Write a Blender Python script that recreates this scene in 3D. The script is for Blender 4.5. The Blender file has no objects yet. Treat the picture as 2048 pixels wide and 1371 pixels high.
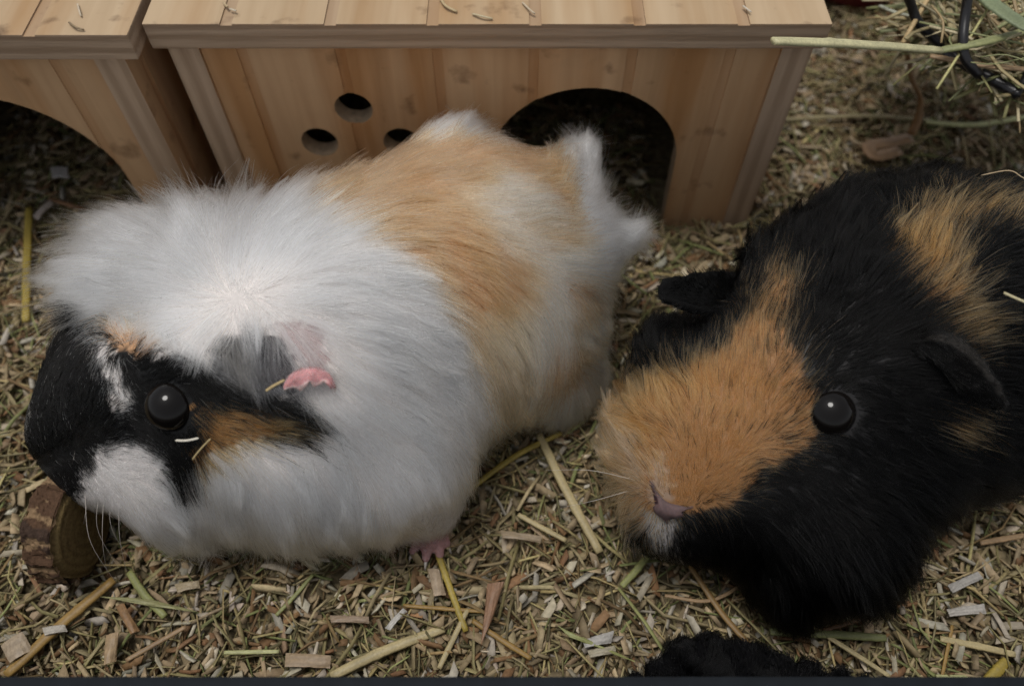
import bpy, bmesh, math, random
import numpy as np
from mathutils import Vector, Matrix, kdtree

R = math.radians
rng = np.random.default_rng(7)
random.seed(7)
scn = bpy.context.scene
COL = scn.collection

# ------------------------------------------------------------------ camera
CAM_H, CAM_F, CAM_T = 0.35, 1550.0, R(32.2)          # height, focal length in photo pixels, tilt from straight down
FW = np.array([0, math.sin(CAM_T), -math.cos(CAM_T)])
UP = np.array([0, math.cos(CAM_T), math.sin(CAM_T)])
RT = np.array([1.0, 0, 0])
EYE = np.array([0, 0, CAM_H])
cam = bpy.data.cameras.new('camera')
cam_o = bpy.data.objects.new('camera', cam)
COL.objects.link(cam_o)
cam_o.location = EYE
cam_o.rotation_euler = (CAM_T, 0, 0)
cam.sensor_width = 36
cam.lens = CAM_F / 2048 * 36
cam.clip_start, cam.clip_end = 0.01, 50
cam.dof.use_dof = True
cam.dof.focus_distance = 0.315
cam.dof.aperture_fstop = 5.8
scn.camera = cam_o

# ------------------------------------------------------------------ world, sun, exposure
SUN_EL, SUN_AZ = 79, -70                               # degrees; azimuth from +Y, negative towards -X
w = bpy.data.worlds.new('World')
scn.world = w
w.use_nodes = True
nt = w.node_tree
bg = nt.nodes['Background']
sky = nt.nodes.new('ShaderNodeTexSky')
sky.sky_type = 'NISHITA'
sky.sun_disc = False
sky.sun_elevation = R(SUN_EL)
sky.sun_rotation = R(SUN_AZ)
sky.air_density, sky.dust_density, sky.ozone_density = 1.0, 2.0, 1.0
hs = nt.nodes.new('ShaderNodeHueSaturation')
hs.inputs['Saturation'].default_value = 0.18
nt.links.new(sky.outputs[0], hs.inputs['Color'])
nt.links.new(hs.outputs[0], bg.inputs['Color'])
bg.inputs['Strength'].default_value = 0.075
sun = bpy.data.lights.new('sun', 'SUN')
sun.energy = 1.2
sun.angle = R(20)
sun.color = (1.0, 0.965, 0.92)
sun_o = bpy.data.objects.new('sun', sun)
COL.objects.link(sun_o)
sd = Vector((math.sin(R(SUN_AZ)) * math.cos(R(SUN_EL)), math.cos(R(SUN_AZ)) * math.cos(R(SUN_EL)), math.sin(R(SUN_EL))))
sun_o.rotation_euler = sd.to_track_quat('Z', 'Y').to_euler()
scn.view_settings.view_transform = 'Standard'
scn.view_settings.look = 'None'
scn.view_settings.exposure = 0.58
scn.view_settings.gamma = 1
scn.view_settings.use_curve_mapping = False
scn.cycles.max_bounces = 14
scn.cycles.diffuse_bounces = 3
scn.cycles.glossy_bounces = 12
scn.cycles.transmission_bounces = 12
scn.cycles.transparent_max_bounces = 8
scn.cycles.use_adaptive_sampling = True
scn.cycles.adaptive_threshold = 0.02
scn.cycles.use_denoising = True
scn.cycles.denoising_prefilter = 'NONE'
scn.cycles.caustics_reflective = False
scn.cycles.caustics_refractive = False
try:
    scn.cycles_curves.shape = 'RIBBONS'
    scn.cycles_curves.subdivisions = 2
except Exception:
    pass


# ------------------------------------------------------------------ measuring helpers (photo measurements -> metres)
def ray(px, py):
    return FW + RT * ((px - 1024) / CAM_F) + UP * ((685.5 - py) / CAM_F)


def at(px, py, z=0.0):
    r = ray(px, py)
    return EYE + r * ((z - CAM_H) / r[2])


def proj(p):
    d = p - EYE
    dd = d @ FW
    return 1024 + CAM_F * (d @ RT) / dd, 685.5 - CAM_F * (d @ UP) / dd


# ------------------------------------------------------------------ object helpers
def tag(o, label=None, cat=None, group=None, kind=None):
    if label: o['label'] = label
    if cat: o['category'] = cat
    if group: o['group'] = group
    if kind: o['kind'] = kind
    return o


def empty(name, loc=(0, 0, 0)):
    o = bpy.data.objects.new(name, None)
    o.location = loc
    o.empty_display_size = 0.02
    COL.objects.link(o)
    return o


def link(name, me, parent=None):
    o = bpy.data.objects.new(name, me)
    COL.objects.link(o)
    if parent is not None:
        o.parent = parent
        o.matrix_parent_inverse = Matrix.Translation(-Vector(parent.matrix_basis.translation))
    return o


def mesh_np(name, V, F, mat=None, col=None, smooth=False, mat_idx=None):
    """V (n,3), F (m,3) or (m,4) int arrays, or a list of index lists."""
    me = bpy.data.meshes.new(name)
    V = np.asarray(V, dtype=np.float32)
    if isinstance(F, np.ndarray):
        k = F.shape[1]
        me.vertices.add(len(V))
        me.vertices.foreach_set('co', V.ravel())
        me.loops.add(F.size)
        me.loops.foreach_set('vertex_index', F.astype(np.int32).ravel())
        me.polygons.add(len(F))
        me.polygons.foreach_set('loop_start', np.arange(0, F.size, k, dtype=np.int32))
        me.update(calc_edges=True)
    else:
        me.from_pydata([tuple(map(float, v)) for v in V], [], F)
        me.update()
    if mat is not None:
        for m in (mat if isinstance(mat, list) else [mat]):
            me.materials.append(m)
    if mat_idx is not None:
        me.polygons.foreach_set('material_index', np.asarray(mat_idx, dtype=np.int32))
    if col is not None:
        a = me.color_attributes.new('tint', 'FLOAT_COLOR', 'POINT')
        c = np.ones((len(V), 4), dtype=np.float32)
        c[:, :3] = col
        a.data.foreach_set('color', c.ravel())
    if smooth:
        me.polygons.foreach_set('use_smooth', np.ones(len(me.polygons), dtype=bool))
    me.validate()
    return me


# ------------------------------------------------------------------ materials
def new_mat(name):
    m = bpy.data.materials.new(name)
    m.use_nodes = True
    n = m.node_tree
    return m, n, n.nodes, n.links, n.nodes['Principled BSDF']


def wood_mat(name, base, dark, grain='z', rough=0.62, scale=1.0, fleck=0.75):
    m, n, N, L, b = new_mat(name)
    tc = N.new('ShaderNodeTexCoord')
    mp = N.new('ShaderNodeMapping')
    s = {'x': (9, 150, 150), 'y': (150, 9, 150), 'z': (150, 150, 9)}[grain]
    mp.inputs['Scale'].default_value = [v * scale for v in s]
    L.new(tc.outputs['Object'], mp.inputs['Vector'])
    n1 = N.new('ShaderNodeTexNoise')
    n1.inputs['Scale'].default_value = 1.0
    n1.inputs['Detail'].default_value = 6
    n1.inputs['Distortion'].default_value = 0.6
    L.new(mp.outputs[0], n1.inputs['Vector'])
    n2 = N.new('ShaderNodeTexNoise')
    n2.inputs['Scale'].default_value = 0.16
    n2.inputs['Detail'].default_value = 3
    L.new(mp.outputs[0], n2.inputs['Vector'])
    n3 = N.new('ShaderNodeTexNoise')
    n3.inputs['Scale'].default_value = 55
    n3.inputs['Detail'].default_value = 5
    L.new(tc.outputs['Object'], n3.inputs['Vector'])
    ad = N.new('ShaderNodeMath'); ad.operation = 'MULTIPLY_ADD'
    ad.inputs[1].default_value = 0.55
    L.new(n1.outputs[0], ad.inputs[0])
    mu = N.new('ShaderNodeMath'); mu.operation = 'MULTIPLY'; mu.inputs[1].default_value = 0.6
    L.new(n2.outputs[0], mu.inputs[0])
    L.new(mu.outputs[0], ad.inputs[2])
    cr = N.new('ShaderNodeValToRGB')
    cr.color_ramp.elements[0].position = 0.36
    cr.color_ramp.elements[0].color = (*dark, 1)
    cr.color_ramp.elements[1].position = 0.66
    cr.color_ramp.elements[1].color = (*base, 1)
    L.new(ad.outputs[0], cr.inputs[0])
    cr2 = N.new('ShaderNodeValToRGB')                   # small dirt stains with their own shapes
    cr2.color_ramp.elements[0].position = 0.27
    cr2.color_ramp.elements[0].color = (0.30, 0.24, 0.19, 1)
    cr2.color_ramp.elements[1].position = 0.40
    cr2.color_ramp.elements[1].color = (1, 1, 1, 1)
    L.new(n3.outputs[0], cr2.inputs[0])
    mp2 = N.new('ShaderNodeMapping')
    mp2.inputs['Scale'].default_value = [{True: 3.5, False: 42}[k == grain] for k in 'xyz']
    L.new(tc.outputs['Object'], mp2.inputs['Vector'])
    n4 = N.new('ShaderNodeTexNoise'); n4.inputs['Scale'].default_value = 1.0; n4.inputs['Detail'].default_value = 4
    L.new(mp2.outputs[0], n4.inputs['Vector'])
    cr4 = N.new('ShaderNodeValToRGB')
    cr4.color_ramp.elements[0].position = 0.46; cr4.color_ramp.elements[0].color = (1, 1, 1, 1)
    cr4.color_ramp.elements[1].position = 0.68; cr4.color_ramp.elements[1].color = (0.80, 0.66, 0.50, 1)
    L.new(n4.outputs[0], cr4.inputs[0])
    mx4 = N.new('ShaderNodeMixRGB'); mx4.blend_type = 'MULTIPLY'; mx4.inputs[0].default_value = 1.0
    L.new(cr.outputs[0], mx4.inputs[1]); L.new(cr4.outputs[0], mx4.inputs[2])
    mx = N.new('ShaderNodeMixRGB'); mx.blend_type = 'MULTIPLY'; mx.inputs[0].default_value = fleck
    L.new(mx4.outputs[0], mx.inputs[1]); L.new(cr2.outputs[0], mx.inputs[2])
    L.new(mx.outputs[0], b.inputs['Base Color'])
    b.inputs['Roughness'].default_value = rough
    b.inputs['Specular IOR Level'].default_value = 0.3
    bp = N.new('ShaderNodeBump'); bp.inputs['Strength'].default_value = 0.25; bp.inputs['Distance'].default_value = 0.0006
    L.new(n1.outputs[0], bp.inputs['Height'])
    L.new(bp.outputs[0], b.inputs['Normal'])
    return m


def ply_mat(name, axis, layer, a, c, along):
    """edge of plywood: layers across `axis`, streaks along `along`."""
    m, n, N, L, b = new_mat(name)
    tc = N.new('ShaderNodeTexCoord')
    sp = N.new('ShaderNodeSeparateXYZ')
    L.new(tc.outputs['Object'], sp.inputs[0])
    mp = N.new('ShaderNodeMapping')
    mp.inputs['Scale'].default_value = [30 if k == along else 600 for k in 'xyz']
    L.new(tc.outputs['Object'], mp.inputs['Vector'])
    n1 = N.new('ShaderNodeTexNoise'); n1.inputs['Scale'].default_value = 1; n1.inputs['Detail'].default_value = 4
    L.new(mp.outputs[0], n1.inputs['Vector'])
    mu = N.new('ShaderNodeMath'); mu.operation = 'MULTIPLY'; mu.inputs[1].default_value = math.pi / layer
    L.new(sp.outputs['XYZ'.index(axis.upper())], mu.inputs[0])
    sn = N.new('ShaderNodeMath'); sn.operation = 'SINE'
    L.new(mu.outputs[0], sn.inputs[0])
    ma = N.new('ShaderNodeMath'); ma.operation = 'MULTIPLY_ADD'; ma.inputs[1].default_value = 0.30; ma.inputs[2].default_value = 0.0
    L.new(sn.outputs[0], ma.inputs[0])
    ad = N.new('ShaderNodeMath'); ad.operation = 'ADD'
    L.new(ma.outputs[0], ad.inputs[0]); L.new(n1.outputs[0], ad.inputs[1])
    cr = N.new('ShaderNodeValToRGB')
    cr.color_ramp.elements[0].position = 0.25; cr.color_ramp.elements[0].color = (*c, 1)
    cr.color_ramp.elements[1].position = 0.75; cr.color_ramp.elements[1].color = (*a, 1)
    L.new(ad.outputs[0], cr.inputs[0])
    L.new(cr.outputs[0], b.inputs['Base Color'])
    b.inputs['Roughness'].default_value = 0.85
    b.inputs['Specular IOR Level'].default_value = 0.15
    bp = N.new('ShaderNodeBump'); bp.inputs['Strength'].default_value = 0.5; bp.inputs['Distance'].default_value = 0.0008
    L.new(n1.outputs[0], bp.inputs['Height'])
    L.new(bp.outputs[0], b.inputs['Normal'])
    return m


def plain_mat(name, col, rough=0.5, spec=0.4, noise=0.0, nscale=200, bump=0.0):
    m, n, N, L, b = new_mat(name)
    b.inputs['Roughness'].default_value = rough
    b.inputs['Specular IOR Level'].default_value = spec
    tc = N.new('ShaderNodeTexCoord')
    n1 = N.new('ShaderNodeTexNoise'); n1.inputs['Scale'].default_value = nscale; n1.inputs['Detail'].default_value = 5
    L.new(tc.outputs['Object'], n1.inputs['Vector'])
    cr = N.new('ShaderNodeValToRGB')
    cr.color_ramp.elements[0].position = 0.3; cr.color_ramp.elements[1].position = 0.7
    cr.color_ramp.elements[0].color = (*[v * (1 - noise) for v in col], 1)
    cr.color_ramp.elements[1].color = (*[min(1, v * (1 + noise)) for v in col], 1)
    L.new(n1.outputs[0], cr.inputs[0])
    L.new(cr.outputs[0], b.inputs['Base Color'])
    if bump:
        bp = N.new('ShaderNodeBump'); bp.inputs['Strength'].default_value = 0.6; bp.inputs['Distance'].default_value = bump
        L.new(n1.outputs[0], bp.inputs['Height']); L.new(bp.outputs[0], b.inputs['Normal'])
    return m


def tint_mat(name, rough=0.6, spec=0.3, var=0.25, nscale=(400, 400, 400), bump=0.0, sss=0.0):
    """colour from the mesh's own tint attribute with fine procedural variation."""
    m, n, N, L, b = new_mat(name)
    at_ = N.new('ShaderNodeAttribute'); at_.attribute_name = 'tint'
    tc = N.new('ShaderNodeTexCoord')
    mp = N.new('ShaderNodeMapping'); mp.inputs['Scale'].default_value = nscale
    L.new(tc.outputs['Object'], mp.inputs['Vector'])
    n1 = N.new('ShaderNodeTexNoise'); n1.inputs['Scale'].default_value = 1; n1.inputs['Detail'].default_value = 4
    L.new(mp.outputs[0], n1.inputs['Vector'])
    cr = N.new('ShaderNodeValToRGB')
    cr.color_ramp.elements[0].position = 0.3; cr.color_ramp.elements[1].position = 0.7
    cr.color_ramp.elements[0].color = (1 - var, 1 - var, 1 - var, 1); cr.color_ramp.elements[1].color = (1, 1, 1, 1)
    L.new(n1.outputs[0], cr.inputs[0])
    mx = N.new('ShaderNodeMixRGB'); mx.blend_type = 'MULTIPLY'; mx.inputs[0].default_value = 1
    L.new(at_.outputs['Color'], mx.inputs[1]); L.new(cr.outputs[0], mx.inputs[2])
    L.new(mx.outputs[0], b.inputs['Base Color'])
    b.inputs['Roughness'].default_value = rough
    b.inputs['Specular IOR Level'].default_value = spec
    if sss:
        b.inputs['Subsurface Weight'].default_value = sss
        b.inputs['Subsurface Radius'].default_value = (0.003, 0.0012, 0.0008)
        b.inputs['Subsurface Scale'].default_value = 1.0
    if bump:
        bp = N.new('ShaderNodeBump'); bp.inputs['Strength'].default_value = 0.6; bp.inputs['Distance'].default_value = bump
        L.new(n1.outputs[0], bp.inputs['Height']); L.new(bp.outputs[0], b.inputs['Normal'])
    return m


def fur_mat(name, rough=0.38):
    m = bpy.data.materials.new(name)
    m.use_nodes = True
    N, L = m.node_tree.nodes, m.node_tree.links
    N.remove(N['Principled BSDF'])
    out = [x for x in N if x.type == 'OUTPUT_MATERIAL'][0]
    a = N.new('ShaderNodeAttribute'); a.attribute_name = 'tint'
    h = N.new('ShaderNodeBsdfHairPrincipled')
    h.model = 'CHIANG'
    h.parametrization = 'COLOR'
    L.new(a.outputs['Color'], h.inputs['Color'])
    h.inputs['Roughness'].default_value = rough
    h.inputs['Radial Roughness'].default_value = 0.55
    h.inputs['Coat'].default_value = 0.0
    h.inputs['Random Roughness'].default_value = 0.2
    h.inputs['IOR'].default_value = 1.26
    L.new(h.outputs[0], out.inputs['Surface'])
    return m


M = {}
M['wood_front'] = wood_mat('front veneer', (0.55, 0.35, 0.195), (0.43, 0.258, 0.132), 'z')
M['wood_front_groove'] = wood_mat('front groove', (0.50, 0.30, 0.158), (0.40, 0.22, 0.104), 'z')
M['wood_roof'] = wood_mat('roof veneer', (0.47, 0.345, 0.215), (0.39, 0.275, 0.16), 'y', fleck=0.85)
M['wood_roof_groove'] = wood_mat('roof groove', (0.42, 0.30, 0.19), (0.33, 0.22, 0.13), 'y')
M['ply_roof'] = ply_mat('roof ply edge', 'z', 0.0031, (0.40, 0.29, 0.20), (0.29, 0.20, 0.13), 'x')
M['ply_side'] = ply_mat('side ply edge', 'x', 0.0042, (0.47, 0.34, 0.235), (0.36, 0.25, 0.165), 'z')
M['ply_hole'] = plain_mat('cut ply', (0.34, 0.25, 0.165), 0.85, 0.15, 0.2, 300, 0.0005)
M['piece'] = tint_mat('bedding pieces', 0.72, 0.25, 0.35, (500, 500, 500))
M['straw'] = tint_mat('straw', 0.5, 0.4, 0.28, (900, 900, 900))
M['skin'] = tint_mat('skin', 0.55, 0.35, 0.2, (700, 700, 700), 0.0002)
M['pink_skin'] = tint_mat('pink skin', 0.7, 0.25, 0.3, (900, 900, 900), 0.0002, 0.35)
M['ear_skin'] = tint_mat('ear skin', 0.85, 0.08, 0.5, (500, 500, 500), 0.0006)
M['fur'] = fur_mat('fur')
M['eye'] = plain_mat('eyeball', (0.005, 0.004, 0.0035), 0.02, 0.27)
M['floor'] = plain_mat('bedding dust', (0.15, 0.12, 0.07), 0.95, 0.1, 0.6, 240, 0.002)
M['rim'] = plain_mat('rim plastic', (0.0070, 0.0092, 0.0120), 0.7, 0.15, 0.25, 120, 0.0003)
M['wire'] = plain_mat('wire coating', (0.012, 0.011, 0.012), 0.35, 0.5, 0.2)
M['red'] = plain_mat('red plastic', (0.11, 0.008, 0.014), 0.4, 0.4, 0.15)
M['bark'] = tint_mat('bark', 0.85, 0.15, 0.4, (700, 700, 700), 0.001)
M['whisker'] = plain_mat('whisker', (0.55, 0.5, 0.45), 0.3, 0.5)
M['fleece'] = plain_mat('fleece cloth', (0.004, 0.004, 0.0045), 0.95, 0.03, 0.3, 500, 0.001)


# ------------------------------------------------------------------ noise in numpy
def wave_noise(p, seed, scale, octaves=3):
    """smooth pseudo noise in [-1,1] for points p (n,d)"""
    g = np.random.default_rng(seed)
    out = np.zeros(len(p)); amp = 1.0; tot = 0
    for o in range(octaves):
        for k in range(4):
            d = g.normal(size=p.shape[1]); d /= np.linalg.norm(d)
            out += amp * np.sin(p @ d * scale * (1 + 0.35 * k) + g.uniform(0, 6.28))
        tot += amp * 2.2
        amp *= 0.55; scale *= 2.1
    return np.clip(out / tot, -1, 1)


def ground_h(xy):
    return 0.0035 * wave_noise(np.asarray(xy, float).reshape(-1, 2), 3, 28, 3) - 0.003


# ------------------------------------------------------------------ cage floor and rim
gx, gy = np.meshgrid(np.linspace(-0.9, 0.9, 150), np.linspace(-0.25, 1.3, 130))
gp = np.stack([gx.ravel(), gy.ravel()], 1)
gz = ground_h(gp) - 0.003
nx = 150
ii = np.arange(150 * 130).reshape(130, 150)
gf = np.stack([ii[:-1, :-1].ravel(), ii[:-1, 1:].ravel(), ii[1:, 1:].ravel(), ii[1:, :-1].ravel()], 1)
floor = link('bedding_floor', mesh_np('bedding_floor', np.c_[gp, gz], gf, M['floor'], smooth=True))
tag(floor, 'dusty brown base of the loose cage bedding', None, None, 'structure')


def box_bm(bm, lo, hi, bevel=0.0, segs=2):
    r = bmesh.ops.create_cube(bm, size=1.0)
    c = [(a + b) / 2 for a, b in zip(lo, hi)]
    s = [b - a for a, b in zip(lo, hi)]
    for v in r['verts']:
        v.co = Vector((v.co.x * s[0] + c[0], v.co.y * s[1] + c[1], v.co.z * s[2] + c[2]))
    if bevel:
        es = list({e for v in r['verts'] for e in v.link_edges})
        bmesh.ops.bevel(bm, geom=es, offset=bevel, segments=segs, affect='EDGES', profile=0.7)


def bm_obj(name, bm, mat, parent=None, smooth=False):
    me = bpy.data.meshes.new(name)
    bm.to_mesh(me); bm.free()
    for m in (mat if isinstance(mat, list) else [mat]):
        me.materials.append(m)
    if smooth:
        me.polygons.foreach_set('use_smooth', np.ones(len(me.polygons), dtype=bool))
    return link(name, me, parent)


# near wall of the enclosure: only its upper edge comes into the frame
rim = empty('cage_wall', (0, 0.045, 0))
bm = bmesh.new(); box_bm(bm, (-0.7, 0.030, -0.01), (0.7, 0.0385, 0.0690), 0.001)  # unseen height below the edge, raised to shade the near bedding and flanks
bm_obj('wall_panel', bm, M['rim'], rim)
bm = bmesh.new(); box_bm(bm, (-0.7, 0.028, 0.0692), (0.7, 0.0434, 0.0750), 0.0014)
bm_obj('edge_strip', bm, M['rim'], rim)
tag(rim, 'dark blue-grey plastic wall edge running along the front of the cage', 'cage wall')


# ------------------------------------------------------------------ bedding pieces
def pieces(n, region, len_rng, w_rng, t_rng, pal, wts, z_rng, pitch, bend, seed, keep=None, taper=0.0):
    g = np.random.default_rng(seed)
    x = g.uniform(region[0], region[1], n); y = g.uniform(region[2], region[3], n)
    if keep is not None:
        k = keep(x, y); x, y = x[k], y[k]; n = len(x)
    L = np.exp(g.uniform(math.log(len_rng[0]), math.log(len_rng[1]), n))
    W = g.uniform(*w_rng, n) * np.clip(L / len_rng[1], 0.35, 1) ** 0.3
    T = g.uniform(*t_rng, n)
    z = ground_h(np.c_[x, y]) + g.uniform(*z_rng, n)
    yaw = g.uniform(0, 6.283, n)
    pit = g.normal(0, pitch, n); rol = g.normal(0, 0.6, n)
    d = np.stack([np.cos(yaw) * np.cos(pit), np.sin(yaw) * np.cos(pit), np.sin(pit)], 1)
    s0 = np.stack([-np.sin(yaw), np.cos(yaw), np.zeros(n)], 1)
    u0 = np.cross(d, s0)
    s = s0 * np.cos(rol)[:, None] + u0 * np.sin(rol)[:, None]
    u = np.cross(d, s)
    bd = g.normal(0, bend, n) * L
    bs = g.normal(0, bend * 0.7, n) * L
    c = np.stack([x, y, z], 1)
    V = np.zeros((n, 12, 3))
    sk = g.uniform(-0.5, 0.5, (n, 2)) * W[:, None]
    for k, tt in enumerate((-0.5, 0.0, 0.5)):
        off = d * (L * tt)[:, None]
        if k == 1:
            off = off + u * bd[:, None] + s * bs[:, None]
        ww = W * (g.uniform(1 - taper, 1, n) if k != 1 else 1)
        for j, (a, b) in enumerate(((-.5, -.5), (.5, -.5), (.5, .5), (-.5, .5))):
            e = 0
            if k != 1:
                e = d * (sk[:, 0 if k == 0 else 1] * a * 2)[:, None]
            V[:, k * 4 + j] = c + off + s * (ww * a)[:, None] + u * (T * b)[:, None] + e
    f = []
    for k in (0, 4):
        for j in range(4):
            j2 = (j + 1) % 4
            f.append((k + j, k + j2, k + 4 + j2, k + 4 + j))
    f.append((3, 2, 1, 0)); f.append((8, 9, 10, 11))
    F = (np.array(f)[None] + (np.arange(n) * 12)[:, None, None]).reshape(-1, 4)
    ci = g.choice(len(pal), n, p=np.array(wts) / sum(wts))
    C = np.array(pal)[ci] * np.exp(g.normal(-0.06, 0.20, n))[:, None] * (1 + g.normal(0, 0.022, (n, 3)))
    C = np.clip(C, 0.01, 0.75)
    return V.reshape(-1, 3), F, np.repeat(C, 12, axis=0)


HUT_X0, HUT_X1, HUT_Y, HUT_H = -0.160, 0.140, 0.3076, 0.1225
LH_X0, LH_X1, LH_Y = -0.4766, -0.1766, 0.2976


def keep_out(x, y):
    a = (x > HUT_X0 - .002) & (x < HUT_X1 + .001) & (y > HUT_Y - 0.001)
    inner = (x > 0.0) & (x < 0.085) & (y < HUT_Y + 0.10)
    b = (x > LH_X0) & (x < LH_X1 + .002) & (y > LH_Y)
    inner2 = (x > -0.33) & (x < LH_X1 - 0.02) & (y < LH_Y + 0.14)
    c = y < 0.039
    return ~((a & ~inner) | (b & ~inner2) | c)


REG = (-0.50, 0.56, 0.036, 0.66)
WOOD = [(0.58, 0.51, 0.40), (0.45, 0.35, 0.225), (0.47, 0.43, 0.365), (0.25, 0.145, 0.075), (0.34, 0.26, 0.16)]
HAY = [(0.30, 0.26, 0.13), (0.44, 0.36, 0.18), (0.22, 0.24, 0.10), (0.23, 0.16, 0.08), (0.37, 0.31, 0.18), (0.15, 0.13, 0.07)]
v, f, c = pieces(45000, REG, (0.0032, 0.0165), (0.0013, 0.0046), (0.0003, 0.0011), [tuple(0.92 * q * t for q, t in zip(k, (1, .985, .93))) for k in WOOD], (1.3, 3, 1.4, 1.8, 3.8), (-0.004, 0.0042), 0.26, 0.04, 11, keep_out, 0.22)
tag(link('wood_shavings', mesh_np('wood_shavings', v, f, M['piece'], c)), 'pale and brown wood chips spread over the cage floor', None, None, 'stuff')
v, f, c = pieces(34000, REG, (0.007, 0.040), (0.0005, 0.0019), (0.0002, 0.0007), [tuple(0.98 * q * t for q, t in zip(k, (1, .975, .92))) for k in HAY], (3.4, 1.8, 1.9, 2.4, 2.2, 1.5), (-0.0035, 0.0045), 0.13, 0.075, 12, keep_out, 0.3)
tag(link('hay_litter', mesh_np('hay_litter', v, f, M['piece'], c)), 'short olive and straw coloured hay bits mixed into the bedding', None, None, 'stuff')


# ------------------------------------------------------------------ wooden huts
def boolean(base, cutters):
    for c in cutters:
        m = base.modifiers.new('cut', 'BOOLEAN')
        m.operation = 'DIFFERENCE'; m.solver = 'EXACT'; m.object = c
    bpy.context.view_layer.update()
    dg = bpy.context.evaluated_depsgraph_get()
    me = bpy.data.meshes.new_from_object(base.evaluated_get(dg))
    old = base.data
    base.modifiers.clear()
    base.data = me
    bpy.data.meshes.remove(old)
    for c in cutters:
        d = c.data
        bpy.data.objects.remove(c)
        bpy.data.meshes.remove(d)


def tmp_box(lo, hi):
    bm = bmesh.new(); box_bm(bm, lo, hi)
    me = bpy.data.meshes.new('tmp'); bm.to_mesh(me); bm.free()
    return link('tmp', me)


def tmp_prism(pts, y0, y1):
    bm = bmesh.new()
    a = [bm.verts.new((x, y0, z)) for x, z in pts]
    b = [bm.verts.new((x, y1, z)) for x, z in pts]
    bm.faces.new(a); bm.faces.new(b[::-1])
    for i in range(len(pts)):
        j = (i + 1) % len(pts)
        bm.faces.new((a[j], a[i], b[i], b[j]))
    bmesh.ops.recalc_face_normals(bm, faces=bm.faces)
    me = bpy.data.meshes.new('tmp'); bm.to_mesh(me); bm.free()
    return link('tmp', me)


def circle(cx, cz, r, n=40):
    return [(cx + r * math.cos(2 * math.pi * i / n), cz + r * math.sin(2 * math.pi * i / n)) for i in range(n)]


def arch(cx, cz, r, foot, zb=-0.03, n=36):
    p = [(cx + r * math.cos(math.pi * i / n), cz + r * math.sin(math.pi * i / n)) for i in range(n + 1)]
    return p + [(cx - foot, zb), (cx + foot, zb)]


def by_face(o, fn, mats):
    o.data.materials.clear()
    for m in mats: o.data.materials.append(m)
    for p in o.data.polygons:
        p.material_index = fn(p.normal, p.center)


def build_hut(label, x0, x1, yf, top, depth, grooves, cut_pts, holes, roof_over, roof_front, t_roof=0.0131):
    T = 0.0143
    root = empty('wooden_hut', ((x0 + x1) / 2, yf, 0))
    tag(root, label, 'hut', 'wooden huts with plank grooves')
    zb = -0.012
    # front panel sits between the side panels, a hair behind their edges
    fp = link('front_panel', tmp_box((x0 + T + 0.0002, yf + 0.0012, zb), (x1 - T - 0.0002, yf + 0.0012 + 0.010, top)).data, root)
    bpy.data.objects.remove([o for o in COL.objects if o.name.startswith('tmp')][0])
    cut = [tmp_prism(cut_pts, yf - 0.02, yf + 0.04)]
    cut += [tmp_prism(circle(*h), yf - 0.02, yf + 0.04) for h in holes]
    cut += [tmp_box((g - 0.0025, yf - 0.01, zb - 0.01), (g + 0.0025, yf + 0.0012 + 0.0005, top + 0.01)) for g in grooves if x0 + T + 0.006 < g < x1 - T - 0.006]
    boolean(fp, cut)
    by_face(fp, lambda n, c: (0 if c.y < yf + 0.0014 else 1) if n.y < -0.9 else (0 if n.y > 0.9 else (1 if c.y < yf + 0.0026 and abs(n.x) > 0.9 else 2)),
            [M['wood_front'], M['wood_front_groove'], M['ply_hole']])
    for a, b, s in ((x0, x0 + T, -1), (x1 - T, x1, 1)):
        sp = link('side_panel', tmp_box((a, yf, zb), (b, yf + depth, top)).data, root)
        bpy.data.objects.remove([o for o in COL.objects if o.name.startswith('tmp')][0])
        xo = b if s > 0 else a
        gr = [tmp_box((xo - 0.0019, yy - 0.0025, zb - .01), (xo + 0.0019, yy + 0.0025, top + .01)) for yy in np.arange(yf + 0.013, yf + depth - 0.01, 0.0455)]
        boolean(sp, gr)
        by_face(sp, lambda n, c: 1 if abs(n.y) > 0.9 and c.y < yf + 0.003 else (2 if abs(abs(c.x - xo) - 0.0019) < 0.0004 or (abs(n.y) > 0.9 and c.y < yf + depth - 0.003) else 0),
                [M['wood_front'], M['ply_side'], M['wood_front_groove']])
    bm = bmesh.new(); box_bm(bm, (x0 + T + .0002, yf + depth - 0.010, zb), (x1 - T - .0002, yf + depth - .0003, top))
    bm_obj('back_panel', bm, M['wood_front'], root)
    rx0, rx1 = x0 - roof_over[0], x1 + roof_over[1]
    bm = bmesh.new()
    box_bm(bm, (rx0, yf - roof_front, top + 0.0003), (rx1, yf + depth + 0.006, top + t_roof), 0.0007, 2)
    me = bpy.data.meshes.new('roof'); bm.to_mesh(me); bm.free()
    rf = link('roof', me, root)
    zt = top + t_roof
    cut = [tmp_box((g - 0.0027, yf - roof_front - 0.01, zt - 0.0008), (g + 0.0027, yf + depth + 0.02, zt + 0.01)) for g in grooves if rx0 + 0.01 < g < rx1 - 0.01]
    boolean(rf, cut)
    by_face(rf, lambda n, c: (0 if c.z > zt - 0.0004 else 1) if n.z > 0.5 else (2 if n.z > -0.5 else 0), [M['wood_roof'], M['wood_roof_groove'], M['ply_roof']])
    return root


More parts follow.
